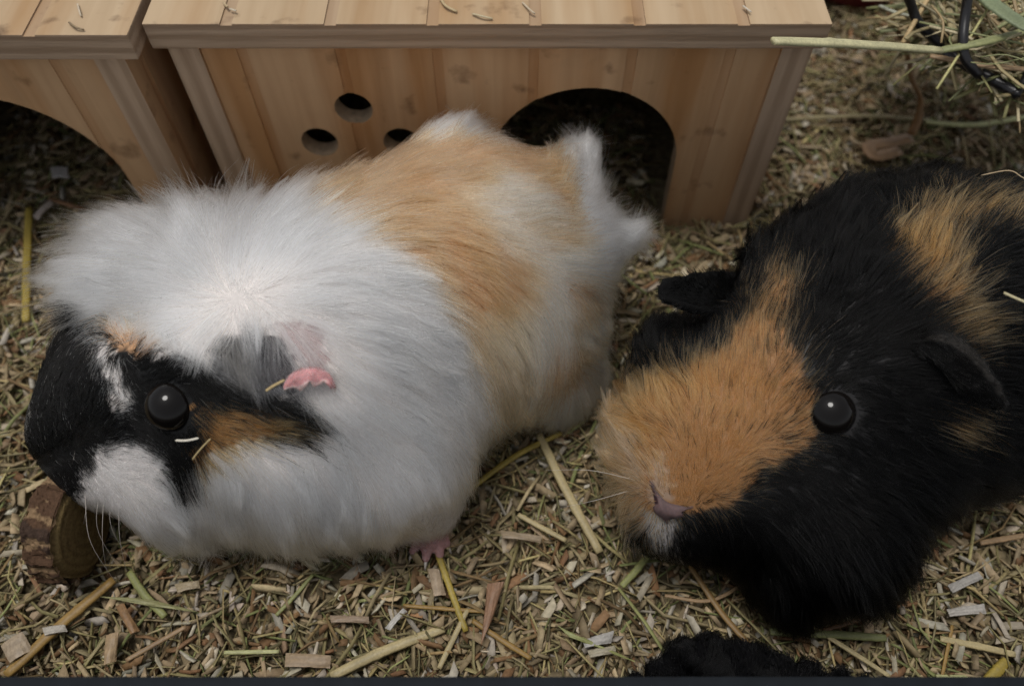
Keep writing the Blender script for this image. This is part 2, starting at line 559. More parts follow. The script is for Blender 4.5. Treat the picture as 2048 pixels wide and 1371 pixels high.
g_main = [-0.1265, -0.0805, -0.0352, 0.0103, 0.0565, 0.1025]
hut = build_hut('long wooden hut with paw shaped holes and a dark arched doorway', HUT_X0, HUT_X1, HUT_Y, HUT_H, 0.20, g_main,
                arch(0.0385, 0.0440, 0.0505, 0.0525),
                [(-0.0800, 0.0815, 0.0096), (-0.1018, 0.0590, 0.0096), (-0.0585, 0.0590, 0.0096)], (0.0035, 0.0015), 0.0065)
g_left = [-0.2555 - 0.0455 * k for k in range(5)] + [-0.2100]
hut2 = build_hut('wooden hut at the far left edge, its arch cut off by the frame', LH_X0, LH_X1, LH_Y, 0.1235, 0.20, g_left,
                 arch(-0.2640, 0.0420, 0.0560, 0.0590), [], (0.0035, 0.0095), 0.0055)


# ------------------------------------------------------------------ signed distance bodies
class Body:
    """smooth union of tapered capsules; each prim = (a, b, ra, rb)"""
    def __init__(self, prims, k=0.012, stretch=None):
        self.A = np.array([p[0] for p in prims]); self.B = np.array([p[1] for p in prims])
        self.ra = np.array([p[2] for p in prims]); self.rb = np.array([p[3] for p in prims])
        self.k = k

    def d(self, p):
        acc = np.zeros(len(p)); k = self.k
        ds = []
        for a, b, ra, rb in zip(self.A, self.B, self.ra, self.rb):
            ab = b - a
            l2 = max(ab @ ab, 1e-12)
            t = np.clip(((p - a) @ ab) / l2, 0, 1)
            ds.append(np.linalg.norm(p - a - t[:, None] * ab, axis=1) - (ra + t * (rb - ra)))
        ds = np.array(ds)
        m = ds.min(0)
        return m - k * np.log(np.exp(-(ds - m) / k).sum(0))

    def grad(self, p, e=4e-4):
        g = np.stack([self.d(p + np.eye(3)[i] * e) - self.d(p - np.eye(3)[i] * e) for i in range(3)], 1)
        return g / (np.linalg.norm(g, axis=1, keepdims=True) + 1e-12)

    def surf(self, px, py, off=0.0):
        """where the sight line meets the body; moved `off` outwards along the normal"""
        r = ray(px, py); r = r / np.linalg.norm(r)
        t = 0.1
        for _ in range(120):
            dd = self.d((EYE + r * t)[None])[0]
            if dd < 1e-5 or t > 0.8: break
            t += max(dd * 0.8, 1e-5)
        q = EYE + r * t
        n = self.grad(q[None])[0]
        return q + n * off, n

    def mesh(self, step=0.0025, pad=0.012):
        lo = np.minimum(self.A - self.ra[:, None], self.B - self.rb[:, None]).min(0) - pad
        hi = np.maximum(self.A + self.ra[:, None], self.B + self.rb[:, None]).max(0) + pad
        n = np.ceil((hi - lo) / step).astype(int) + 1
        ax = [lo[i] + step * np.arange(n[i]) for i in range(3)]
        X = np.stack(np.meshgrid(*ax, indexing='ij'), -1)
        D = self.d(X.reshape(-1, 3)).reshape(n)
        S = D < 0
        c = [S[i:n[0] - 1 + i, j:n[1] - 1 + j, k:n[2] - 1 + k] for i in (0, 1) for j in (0, 1) for k in (0, 1)]
        cnt = sum(x.astype(int) for x in c)
        act = (cnt > 0) & (cnt < 8)
        idx = -np.ones(act.shape, int)
        cells = np.argwhere(act)
        idx[act] = np.arange(len(cells))
        V = lo + (cells + 0.5) * step
        for _ in range(4):
            V = V - self.grad(V) * self.d(V)[:, None]
        F = []
        for axis in range(3):
            sl0 = [slice(1, -1)] * 3; sl1 = [slice(1, -1)] * 3
            sl0[axis] = slice(0, n[axis] - 1); sl1[axis] = slice(1, n[axis])
            s0, s1 = S[tuple(sl0)], S[tuple(sl1)]
            e = np.argwhere(s0 != s1)
            flip = s0[tuple(e.T)]
            base = e.copy()
            o = [a for a in range(3) if a != axis]
            for a in o: base[:, a] += 1
            q = []
            for da, db in ((-1, -1), (0, -1), (0, 0), (-1, 0)):
                cc = base.copy(); cc[:, o[0]] += da; cc[:, o[1]] += db
                q.append(idx[tuple(cc.T)])
            q = np.stack(q, 1)
            if axis == 1: flip = ~flip
            q[~flip] = q[~flip][:, ::-1]
            F.append(q)
        F = np.concatenate(F)
        F = F[(F >= 0).all(1)]
        return V, F


# ------------------------------------------------------------------ markings and fur
def in_poly(x, y, poly):
    ins = np.zeros(len(x), bool)
    n = len(poly)
    for i in range(n):
        x1, y1 = poly[i]; x2, y2 = poly[(i + 1) % n]
        c = ((y1 > y) != (y2 > y)) & (x < (x2 - x1) * (y - y1) / ((y2 - y1) + 1e-9) + x1)
        ins ^= c
    return ins


def coat_colour(p, marks, base, seed, jitter=17.0):
    g = np.random.default_rng(seed)
    x, y = proj(p)
    x = x + g.normal(0, jitter, len(x)) + 10 * wave_noise(p, seed + 1, 260, 2)
    y = y + g.normal(0, jitter, len(x)) + 10 * wave_noise(p, seed + 2, 260, 2)
    C = np.tile(np.array(base, float), (len(p), 1))
    for poly, col, prob in marks:
        m = in_poly(x, y, poly) & (g.uniform(size=len(x)) < prob)
        C[m] = col
    return C


def flow_field(p, ctrl):
    """blend of hand placed flow directions, lengths (mm) and lifts"""
    c = np.array(ctrl, float)
    x, y = proj(p)
    d2 = (x[:, None] - c[None, :, 0]) ** 2 + (y[:, None] - c[None, :, 1]) ** 2 + 150.0
    wt = d2 ** -1.7
    wt /= wt.sum(1, keepdims=True)
    dirn = c[:, 2:4] / np.linalg.norm(c[:, 2:4], axis=1, keepdims=True)
    return wt @ dirn, (wt @ c[:, 4]) * 0.001, wt @ c[:, 5]


def grow(name, body, V, F, n, ctrl, marks, base, parent, seed, holes=(), sparse=(), clump=0.5, rad=7.5e-5, lenscale=1.0, guide_every=26, bodycol=None, fuzz=0.0, midshift=0.45, jitter=17.0):
    g = np.random.default_rng(seed)
    tri = np.concatenate([F[:, [0, 1, 2]], F[:, [0, 2, 3]]])
    a, b, c = V[tri[:, 0]], V[tri[:, 1]], V[tri[:, 2]]
    ar = np.linalg.norm(np.cross(b - a, c - a), axis=1)
    fc = (a + b + c) / 3
    dens = ar * np.where(fc[:, 2] < 0.012, 0.15, 1.0)
    fn = np.cross(b - a, c - a); fn /= np.linalg.norm(fn, axis=1, keepdims=True) + 1e-15
    facing = ((EYE - fc) * fn).sum(1)
    dens = dens * np.where(facing < -0.06, 0.45, 1.0)
    ti = g.choice(len(tri), n, p=dens / dens.sum())
    r1, r2 = np.sqrt(g.uniform(size=n)), g.uniform(size=n)
    root = a[ti] * (1 - r1)[:, None] + b[ti] * (r1 * (1 - r2))[:, None] + c[ti] * (r1 * r2)[:, None]
    keep = np.ones(n, bool)
    for ctr, r in holes:
        keep &= np.linalg.norm(root - ctr, axis=1) > r
    px, py = proj(root)
    px, py = px + g.normal(0, 14, len(px)), py + g.normal(0, 14, len(py))
    for poly, pr in sparse:
        keep &= ~(in_poly(px, py, poly) & (g.uniform(size=n) > pr))
    root = root[keep]; n = len(root)
    nor = body.grad(root)
    fl, Ln, lift = flow_field(root, ctrl)
    # tufts: directions waver together over a few millimetres
    wv = 0.30 * wave_noise(root, seed + 5, 230, 2)
    fx = fl[:, 0] * np.cos(wv) - fl[:, 1] * np.sin(wv)
    fy = fl[:, 0] * np.sin(wv) + fl[:, 1] * np.cos(wv)
    t = RT[None] * fx[:, None] - UP[None] * fy[:, None]
    t = t - nor * (t * nor).sum(1, keepdims=True)
    t /= np.linalg.norm(t, axis=1, keepdims=True) + 1e-6
    jit = g.normal(0, 1, (n, 3))
    L = Ln * lenscale * np.exp(g.normal(-0.08, 0.22, n)) * (1 + 0.18 * wave_noise(root, seed + 6, 320, 2))
    L = np.minimum(L, Ln * lenscale * 1.22)
    S = 6
    P = np.zeros((n, S, 3)); P[:, 0] = root - nor * 0.0004
    lf = np.clip(lift + g.normal(0, 0.11, n), 0.02, 1.2)
    curl = g.normal(0, 0.10, (n, 3))
    for i in range(1, S):
        s = (i - 0.5) / (S - 1)
        d = t + nor * (lf * (1.25 - 1.0 * s))[:, None] + jit * 0.085 + curl * s + np.array([0, 0, -0.16]) * s
        d /= np.linalg.norm(d, axis=1, keepdims=True)
        P[:, i] = P[:, i - 1] + d * (L / (S - 1))[:, None]
    # keep hairs out of the body
    for i in range(2, S):
        dd = body.d(P[:, i]); m = dd < 0.0006
        P[m, i] += body.grad(P[m, i]) * (0.0006 - dd[m])[:, None]
    # clumps
    ng = max(50, n // guide_every)
    gi = g.choice(n, ng, replace=False)
    kd = kdtree.KDTree(ng)
    for k, q in enumerate(root[gi]): kd.insert(q, k)
    kd.balance()
    near = np.fromiter((kd.find(q)[1] for q in root.tolist()), int, n)
    G = P[gi][near]
    cl = (clump * g.uniform(0.35, 1.25, ng))[near] * g.uniform(0.5, 1, n)
    gd = np.linalg.norm(root - G[:, 0], axis=1)
    cl = cl * np.clip(1.7 - gd / 0.0036, 0, 1)
    cl = cl * np.clip(L / 0.011, 0.2, 1.0) * (1 + 0.5 * (lift > 0.38))
    for i in range(1, S):
        s = i / (S - 1)
        wgt = np.clip(cl * s ** 1.2, 0, 0.94)[:, None]
        P[:, i] = P[:, i] * (1 - wgt) + G[:, i] * wgt
    for i in range(1, S):                                # nothing below the litter
        low = P[:, i, 2] < 0.001
        P[low, i, 2] = 0.001 + g.uniform(0, 0.002, low.sum())
    C = coat_colour(root * (1 - midshift) + P[:, 3] * midshift, marks, base, seed + 9, jitter)
    warm = np.clip(wave_noise(root, seed + 15, 150, 3), 0, 1)[:, None]
    C = C * (1 - warm * np.array([0.04, 0.11, 0.22]))
    C = C * np.exp(g.normal(-0.03, 0.16, n))[:, None] * np.exp(g.normal(-0.01, 0.10, ng))[near][:, None]
    C = np.clip(C, 0.001, 0.93)
    cu = bpy.data.hair_curves.new(name)
    cu.add_curves([S] * n)
    cu.attributes['position'].data.foreach_set('vector', P.astype(np.float32).ravel())
    ra = cu.attributes.get('radius') or cu.attributes.new('radius', 'FLOAT', 'POINT')
    rr = rad * np.exp(g.normal(0, 0.2, n))[:, None] * np.array([0.85, 1.0, 1.0, 0.9, 0.7, 0.25])[None]
    ra.data.foreach_set('value', rr.astype(np.float32).ravel())
    ca = cu.attributes.new('tint', 'FLOAT_COLOR', 'POINT')
    cc = np.ones((n, S, 4), np.float32); cc[:, :, :3] = C[:, None]
    ca.data.foreach_set('color', cc.ravel())
    cu.materials.append(M['fur'])
    o = bpy.data.objects.new(name, cu)
    COL.objects.link(o)
    o.parent = parent
    o.matrix_parent_inverse = Matrix.Translation(-Vector(parent.matrix_basis.translation))
    o['kind'] = 'stuff'
    return o


def tube(pts, rad, sides=7, flat=1.0, col=None, caps=True, updir=(0, 0, 1)):
    """swept tube: pts (n,3), rad scalar or (n,)"""
    pts = np.asarray(pts, float); n = len(pts)
    rad = np.full(n, rad) if np.isscalar(rad) else np.asarray(rad, float)
    tg = np.gradient(pts, axis=0); tg /= np.linalg.norm(tg, axis=1, keepdims=True) + 1e-12
    upv = np.asarray(updir, float)
    V = []
    for i in range(n):
        s = np.cross(tg[i], upv)
        if np.linalg.norm(s) < 0.05: s = np.cross(tg[i], np.array([1.0, 0.2, 0]))
        s /= np.linalg.norm(s); u = np.cross(s, tg[i])
        for k in range(sides):
            a = 2 * math.pi * k / sides
            V.append(pts[i] + rad[i] * (s * math.cos(a) + u * math.sin(a) * flat))
    F = []
    for i in range(n - 1):
        for k in range(sides):
            k2 = (k + 1) % sides
            F.append((i * sides + k, i * sides + k2, (i + 1) * sides + k2, (i + 1) * sides + k))
    if caps:
        F.append(tuple(range(sides))[::-1]); F.append(tuple((n - 1) * sides + k for k in range(sides)))
    return np.array(V), F


def smooth_path(ctrl, n=24):
    ctrl = np.asarray(ctrl, float)
    if len(ctrl) == 2:
        return np.array([ctrl[0] * (1 - t) + ctrl[1] * t for t in np.linspace(0, 1, n)])
    P = np.vstack([2 * ctrl[0] - ctrl[1], ctrl, 2 * ctrl[-1] - ctrl[-2]])
    out = []
    m = len(ctrl) - 1
    for t in np.linspace(0, m - 1e-6, n):
        i = int(t); f = t - i
        p0, p1, p2, p3 = P[i:i + 4]
        out.append(0.5 * ((2 * p1) + (-p0 + p2) * f + (2 * p0 - 5 * p1 + 4 * p2 - p3) * f * f + (-p0 + 3 * p1 - 3 * p2 + p3) * f ** 3))
    return np.array(out)


def eye_parts(root, body, px, py, r, sink=0.35):
    q, n = body.surf(px, py)
    ctr = q - n * r * sink
    bm = bmesh.new()
    bmesh.ops.create_uvsphere(bm, u_segments=40, v_segments=24, radius=r)
    bmesh.ops.translate(bm, verts=bm.verts, vec=Vector(ctr))
    e = bm_obj('eye', bm, M['eye'], root, True)
    # eyelid: a soft ring round the ball
    zq = Vector(n).to_track_quat('Z', 'Y').to_matrix()
    h = r * sink * 0.55
    rr = math.sqrt(max(r * r - h * h, 1e-9)) * 1.02
    pts = [np.array(Vector(ctr) + zq @ Vector((rr * math.cos(a), rr * math.sin(a), h))) for a in np.linspace(0, 2 * math.pi, 41)]
    v, f = tube(pts, r * 0.07, 8, updir=n)
    lid = link('eyelid', mesh_np('eyelid', v, f, M['skin'], np.tile((0.008, 0.0075, 0.0075), (len(v), 1)), True), e)
    return ctr


def grid_sheet(rows, thick, n_u=18, n_v=10):
    """smooth sheet through a grid of control points, given thickness"""
    rows = [smooth_path(r, n_u) for r in rows]
    cols = [smooth_path(np.array([r[i] for r in rows]), n_v) for i in range(n_u)]
    Gd = np.array(cols)                                   # (n_u, n_v, 3)
    du = np.gradient(Gd, axis=0); dv = np.gradient(Gd, axis=1)
    nn = np.cross(du, dv); nn /= np.linalg.norm(nn, axis=2, keepdims=True) + 1e-12
    e = np.ones((n_u, n_v)); e[0] = e[-1] = 0.4; e[:, 0] = e[:, -1] = 0.4
    A = (Gd + nn * (thick / 2) * e[..., None]).reshape(-1, 3); B = (Gd - nn * (thick / 2) * e[..., None]).reshape(-1, 3)
    V = np.vstack([A, B]); K = n_u * n_v
    F = []
    I = np.arange(K).reshape(n_u, n_v)
    for i in range(n_u - 1):
        for j in range(n_v - 1):
            F.append((I[i, j], I[i + 1, j], I[i + 1, j + 1], I[i, j + 1]))
            F.append((K + I[i, j + 1], K + I[i + 1, j + 1], K + I[i + 1, j], K + I[i, j]))
    ring = list(I[:, 0]) + list(I[-1, 1:]) + list(I[-2::-1, -1]) + list(I[0, -2:0:-1])
    for a, b in zip(ring, ring[1:] + ring[:1]):
        F.append((a, K + a, K + b, b))
    uv = np.stack(np.meshgrid(np.linspace(0, 1, n_u), np.linspace(0, 1, n_v), indexing='ij'), -1).reshape(-1, 2)
    return V, [tuple(int(x) for x in q) for q in F], np.vstack([uv, uv])


class Sheet:
    """thin skin that short hairs can grow on"""
    def __init__(self, V, F):
        tri = np.array(F)
        fn = np.cross(V[tri[:, 1]] - V[tri[:, 0]], V[tri[:, 2]] - V[tri[:, 0]])
        N_ = np.zeros_like(V)
        for i in range(4): np.add.at(N_, tri[:, i], fn)
        self.N = N_ / (np.linalg.norm(N_, axis=1, keepdims=True) + 1e-15)
        self.kd = kdtree.KDTree(len(V))
        for i, v in enumerate(V): self.kd.insert(v, i)
        self.kd.balance()

    def d(self, p): return np.ones(len(p))

    def grad(self, p): return self.N[[self.kd.find(q)[1] for q in p.tolist()]]


def fuzz(V, F, n, ctrl, col, parent, seed, rad=5e-5):
    grow('ear_fuzz', Sheet(V, F), V, np.array(F), n, ctrl, [], col, parent, seed, [], [], 0.2, rad, 1.0, 30)


WHITE, GINGER, CREAM, BLACK = (0.915, 0.905, 0.885), (0.49, 0.285, 0.155), (0.78, 0.64, 0.49), (0.0022, 0.0021, 0.0020)
GREYH = (0.13, 0.13, 0.135)
SPARSE_DEBUG = False
N_FUR = 1.0

# =================================================================== white, ginger and black guinea pig
P = at
prims = [
    (P(985, 540, .054), P(900, 590, .056), .049, .053),
    (P(900, 590, .056), P(640, 710, .060), .054, .053),
    (P(640, 710, .060), P(470, 760, .060), .053, .043),
    (P(470, 760, .060), P(350, 790, .055), .041, .032),
    (P(350, 790, .055), P(210, 820, .047), .031, .021),
    (P(210, 820, .047), P(150, 860, .040), .020, .0145),
    (P(330, 930, .036), P(215, 940, .036), .026, .014),
    (P(810, 955, .040), P(862, 1022, .016), .018, .0105),
    (P(400, 965, .031), P(720, 945, .032), .0195, .021),
    (P(450, 590, .067), P(330, 565, .060), .032, .018),
    (P(330, 600, .060), P(195, 705, .053), .024, .0145),
    (P(912, 340, .080), P(930, 356, .079), .0155, .0155),
    (P(1130, 490, .058), P(1215, 482, .060), .016, .006),
    (P(1110, 420, .068), P(1150, 345, .074), .014, .006),
    (P(1075, 430, .060), P(1085, 520, .052), .023, .021),
    (P(1050, 690, .030), P(1085, 730, .018), .034, .026),
]
prims += [(P(890, 376, .077), P(690, 508, .072), .0175, .021), (P(780, 850, .046), P(640, 890, .044), .032, .033)]
wb = Body(prims, 0.008)
wV, wF = wb.mesh(0.0026)
pig = empty('guinea_pig', tuple(P(640, 710, 0.0)))
tag(pig, 'white guinea pig with black face and ginger back band beside the hut', 'guinea pig', 'guinea pigs in the cage')

w_ctrl = [
    # px, py, flow x, flow y, length mm, lift
    (470, 545, 0, -1, 24, .28), (400, 560, -.7, -.6, 25, .28), (385, 620, -1, .05, 24, .30), (430, 645, -.5, .8, 13, .25), (520, 640, .3, 1, 19, .30), (470, 680, .4, .9, 17, .25), (540, 720, .5, 1, 13, .3),
    (560, 590, 1, .1, 19, .30), (540, 540, .6, -.8, 24, .28),
    (300, 480, -.85, -.5, 41, .52), (250, 550, -1, -.12, 43, .46), (220, 600, -1, .05, 37, .40), (190, 645, -.9, .4, 12, .25), (400, 430, -.35, -1, 35, .6), (330, 420, -.6, -.9, 37, .57), (520, 410, .1, -1, 31, .6),
    (620, 400, .45, -.8, 25, .45), (690, 450, .9, -.3, 25, .28),
    (700, 560, 1, .12, 25, .18), (760, 690, 1, .28, 25, .18), (800, 830, .8, .6, 25, .20), (660, 800, .75, .7, 22, .18), (600, 930, .25, 1, 22, .2),
    (450, 950, .12, 1, 22, .2), (400, 1040, .05, 1, 20, .28), (550, 1040, .1, 1, 21, .28), (720, 1020, .12, 1, 19, .25), (850, 930, .5, .9, 18, .25),
    (960, 800, .65, .8, 24, .22), (1000, 870, .5, .9, 22, .25), (870, 1020, .2, 1, 5, .2),
    (700, 380, .8, -.45, 18, .25), (800, 400, .9, .3, 20, .18), (900, 500, .88, .55, 20, .16), (960, 620, .7, .8, 20, .16), (1010, 720, .5, .9, 20, .18),
    (850, 310, .85, -.35, 16, .2), (960, 320, .95, -.05, 17, .2),
    (1050, 400, .9, -.25, 20, .22), (1140, 350, .35, -1, 22, .4), (1160, 410, .8, -.6, 14, .3), (1190, 475, 1, -.25, 25, .3), (1180, 530, 1, -.35, 24, .3), (1180, 600, .8, .5, 17, .25), (1170, 690, .8, .3, 18, .3),
    (1100, 650, .12, 1, 22, .18), (1080, 760, .0, 1, 18, .18), (910, 260, .3, -.9, 16, .45),
    (95, 850, .12, -1, 3.5, .1), (180, 780, .35, -.9, 4, .1), (150, 680, .2, -1, 5.5, .12), (225, 740, .3, 1, 6, .1), (300, 720, .5, -.6, 5.5, .12),
    (240, 650, -.6, -.7, 11, .25), (330, 685, .6, .5, 9, .25), (420, 720, .8, .5, 8, .2),
    (450, 830, 1, .12, 10, .14), (560, 850, 1, .2, 12, .14), (340, 890, .5, .9, 4.5, .08), (250, 915, .95, -.2, 7, .16), (200, 1000, .35, .9, 7, .2),
    (300, 1030, .4, .9, 14, .24), (150, 960, .3, .9, 3.5, .1), (380, 950, .1, 1, 17, .24),
]
w_marks = [
    ([(585, 395), (660, 325), (760, 290), (860, 278), (960, 282), (1090, 296), (1125, 345), (1140, 430), (1150, 480), (1075, 520), (1065, 600), (1050, 760), (1070, 830), (1000, 900), (975, 790), (925, 665), (860, 565), (780, 490), (690, 440)], GINGER, .97),
    ([(905, 385), (990, 335), (1100, 375), (1130, 460), (1070, 530), (985, 490)], (0.82, 0.72, 0.60), .72),
    ([(930, 640), (1060, 590), (1075, 840), (1000, 905), (975, 790)], (0.72, 0.54, 0.37), .85),
    ([(1060, 520), (1150, 480), (1200, 600), (1190, 710), (1100, 810), (1065, 780), (1055, 640)], CREAM, .8),
    ([(1140, 555), (1190, 570), (1190, 640), (1150, 640)], GINGER, .5),
    ([(1100, 700), (1165, 690), (1160, 770), (1090, 800)], GINGER, .55),
    ([(800, 300), (850, 235), (960, 215), (1020, 270), (960, 284), (870, 282)], WHITE, .97),
    ([(1120, 280), (1210, 280), (1290, 450), (1290, 560), (1215, 560), (1165, 470), (1130, 360)], WHITE, .9),
    ([(930, 870), (1010, 880), (1000, 920), (940, 950)], CREAM, .7),
    ([(40, 1010), (50, 740), (105, 640), (160, 600), (205, 655), (250, 690), (320, 715), (420, 740), (560, 795), (640, 850), (610, 885), (480, 885), (430, 880), (385, 960), (352, 990), (330, 930), (280, 880), (210, 880), (165, 945), (150, 1000)], BLACK, .985),
    ([(160, 610), (195, 650), (250, 760), (262, 810), (240, 835), (215, 780), (180, 690)], WHITE, .93),
    ([(185, 625), (250, 655), (320, 690), (280, 706), (220, 682)], GINGER, .42),
    ([(395, 812), (470, 815), (560, 832), (620, 858), (560, 872), (480, 885), (430, 905), (385, 950), (397, 880)], (0.36, 0.185, 0.065), .8),
    ([(415, 690), (500, 660), (600, 720), (600, 795), (480, 785), (420, 745)], GREYH, .9),
]
wm = [(p, c, 1.0) for p, c, k in w_marks]
bc = coat_colour(wV, wm, (0.70, 0.65, 0.62), 4, 3.0)
bc[(bc[:, 0] > 0.7)] = (0.70, 0.65, 0.62)
xx, yy = proj(wV)
bc[in_poly(xx, yy, [(550, 645), (640, 648), (662, 730), (610, 735), (570, 690)])] = (0.44, 0.34, 0.33)
link('body', mesh_np('body', wV, wF, M['skin'], bc, True), pig)
w_eye = eye_parts(pig, wb, 333, 815, 0.0098)
w_sparse = [([(455, 690), (530, 662), (590, 690), (612, 740), (600, 800), (480, 790)], .34), ([(560, 640), (650, 645), (668, 735), (600, 740)], 0.45), ([(572, 738), (668, 738), (668, 776), (575, 776)], 0.3)]
grow('fur', wb, wV, wF, int(185000 * N_FUR), w_ctrl, w_marks, WHITE, pig, 21, [(w_eye, 0.0089)], w_sparse, 0.80, guide_every=44, jitter=11.0)

# ear: dark bowl with a folded pink lip
q, n_ear = wb.surf(545, 715)
def ear_pt(px, py, off):
    return wb.surf(px, py, off)[0]
rows = [[ear_pt(574, 758, .0005), ear_pt(590, 742, .0008), ear_pt(612, 734, .001), ear_pt(636, 734, .001), ear_pt(655, 745, .001), ear_pt(668, 768, .0005)],
        [ear_pt(572, 766, .002), ear_pt(590, 750, .0036), ear_pt(612, 742, .0044), ear_pt(636, 741, .0044), ear_pt(657, 751, .0036), ear_pt(670, 772, .002)],
        [ear_pt(571, 772, .003), ear_pt(588, 759, .0048), ear_pt(612, 752, .0056), ear_pt(636, 749, .0056), ear_pt(659, 760, .0046), ear_pt(671, 776, .0025)],
        [ear_pt(572, 779, .0032), ear_pt(590, 768, .005), ear_pt(606, 774, .0046), ear_pt(622, 760, .006), ear_pt(634, 767, .0052), ear_pt(648, 757, .006), ear_pt(660, 773, .0046), ear_pt(672, 779, .0025)]]
V_, F_, uv = grid_sheet(rows, 0.0011, 34, 12)
V_ = V_ + (0.0006 * uv[:, 1:2] ** 1.5) * np.stack([wave_noise(V_, 301 + k_, 900, 2) for k_ in range(3)], 1)
tc_ = np.where(uv[:, 1:2] < 0.2, np.array([[0.40, 0.24, 0.24]]), np.array([[0.56, 0.275, 0.28]]))
tc_ = np.where((uv[:, 0:1] > 0.9), np.array([[0.30, 0.17, 0.12]]), tc_)
tc_ = np.where((uv[:, 1:2] > 0.88) & (uv[:, 0:1] < 0.75), np.array([[0.66, 0.47, 0.45]]), tc_)
tc_ = tc_ * (1 + 0.22 * wave_noise(V_, 555, 800, 3))[:, None]
fuzz(V_, F_, 700, [(600, 750, -.2, 1, 2.0, .5), (650, 750, .6, .8, 2.0, .5)], (0.8, 0.72, 0.70), pig, 81, 4e-5)
link('ear', mesh_np('ear', V_, F_, M['pink_skin'], tc_, True), pig)
rows = [[ear_pt(500, 690, -.002), ear_pt(530, 672, .000), ear_pt(560, 676, .0003), ear_pt(590, 700, -.002)],
        [ear_pt(495, 720, -.002), ear_pt(530, 712, .0006), ear_pt(560, 708, .0006), ear_pt(596, 728, -.002)],
        [ear_pt(500, 752, -.002), ear_pt(530, 752, .0006), ear_pt(562, 748, .0006), ear_pt(596, 756, -.001)],
        [ear_pt(510, 782, -.003), ear_pt(540, 785, -.001), ear_pt(566, 776, -.001), ear_pt(590, 774, -.002)]]
V_, F_, uv = grid_sheet(rows, 0.0012)
link('ear', mesh_np('ear', V_, F_, M['skin'], np.tile((0.085, 0.080, 0.083), (len(V_), 1)), True), pig)

# front foot with four toes
toes = [(P(842, 1062, .008), P(826, 1102, .004)), (P(856, 1066, .008), P(852, 1116, .004)), (P(870, 1064, .008), P(880, 1108, .004)), (P(878, 1056, .008), P(893, 1086, .004))]
ft = Body([(P(850, 1035, .013), P(860, 1068, .007), .0075, .0058)] + [(a, b, .0026, .0017) for a, b in toes], 0.0012)
fV, fF = ft.mesh(0.0009, 0.004)
foot = link('foot', mesh_np('foot', fV, fF, M['pink_skin'], np.tile((0.50, 0.29, 0.28), (len(fV), 1)), True), pig)
for a, b in toes:
    dv = (b - a) / np.linalg.norm(b - a)
    v, f = tube([b + dv * 0.0008, b + dv * 0.003, b + dv * 0.0052 + np.array([0, 0, -.001])], [0.0009, 0.0007, 0.0002], 6)
    link('claw', mesh_np('claw', v, f, M['whisker'], None, True), foot)

# whiskers
for k, (x0, y0, x1, y1, x2, y2) in enumerate([(168, 985, 180, 1080, 232, 1165), (205, 1000, 205, 1080, 215, 1150), (235, 1005, 240, 1080, 255, 1150), (195, 990, 196, 1060, 240, 1140),
                                              (180, 985, 170, 1030, 165, 1075), (215, 1000, 225, 1060, 262, 1120), (150, 930, 200, 880, 180, 845), (140, 940, 150, 900, 150, 860)]):
    a = wb.surf(x0, y0, -0.0005)[0]
    z2 = 0.008 if y2 > 1000 else a[2] + 0.012
    path = smooth_path([a, P(x1, y1, (a[2] + z2) / 2 + 0.004), P(x2, y2, z2)], 14)
    v, f = tube(path, np.linspace(0.00016, 0.00004, 14), 5)
    link('whisker', mesh_np('whisker', v, f, M['whisker'], None, True), pig)

# =================================================================== black and ginger guinea pig
prims = [
    (P(2080, 600, .055), P(1860, 640, .056), .054, .052),
    (P(1860, 640, .056), P(1700, 700, .062), .050, .044),
    (P(1700, 700, .062), P(1560, 780, .060), .042, .034),
    (P(1560, 780, .060), P(1440, 880, .050), .033, .025),
    (P(1440, 880, .050), P(1372, 958, .040), .024, .0165),
    (P(1372, 958, .040), P(1338, 1046, .031), .015, .0105),
    (P(1620, 960, .040), P(1470, 1000, .034), .034, .022),
    (P(1400, 835, .046), P(1335, 860, .042), .023, .018),
    (P(1640, 1080, .032), P(1590, 1130, .022), .030, .020),
    (P(1790, 870, .045), P(1900, 820, .045), .034, .038),
    (P(1585, 570, .070), P(1730, 510, .068), .0155, .017),
    (P(1740, 510, .066), P(1860, 440, .060), .017, .018),
    (P(1350, 715, .052), P(1420, 740, .055), .012, .016),
]
bb = Body(prims, 0.009)
bV, bF = bb.mesh(0.0026)
pig2 = empty('guinea_pig', tuple(P(1700, 800, 0.0)))
tag(pig2, 'black guinea pig with a ginger blaze on its face, at the right edge', 'guinea pig', 'guinea pigs in the cage')
PALEG = (0.58, 0.40, 0.28)
GINGER = (0.46, 0.232, 0.092)
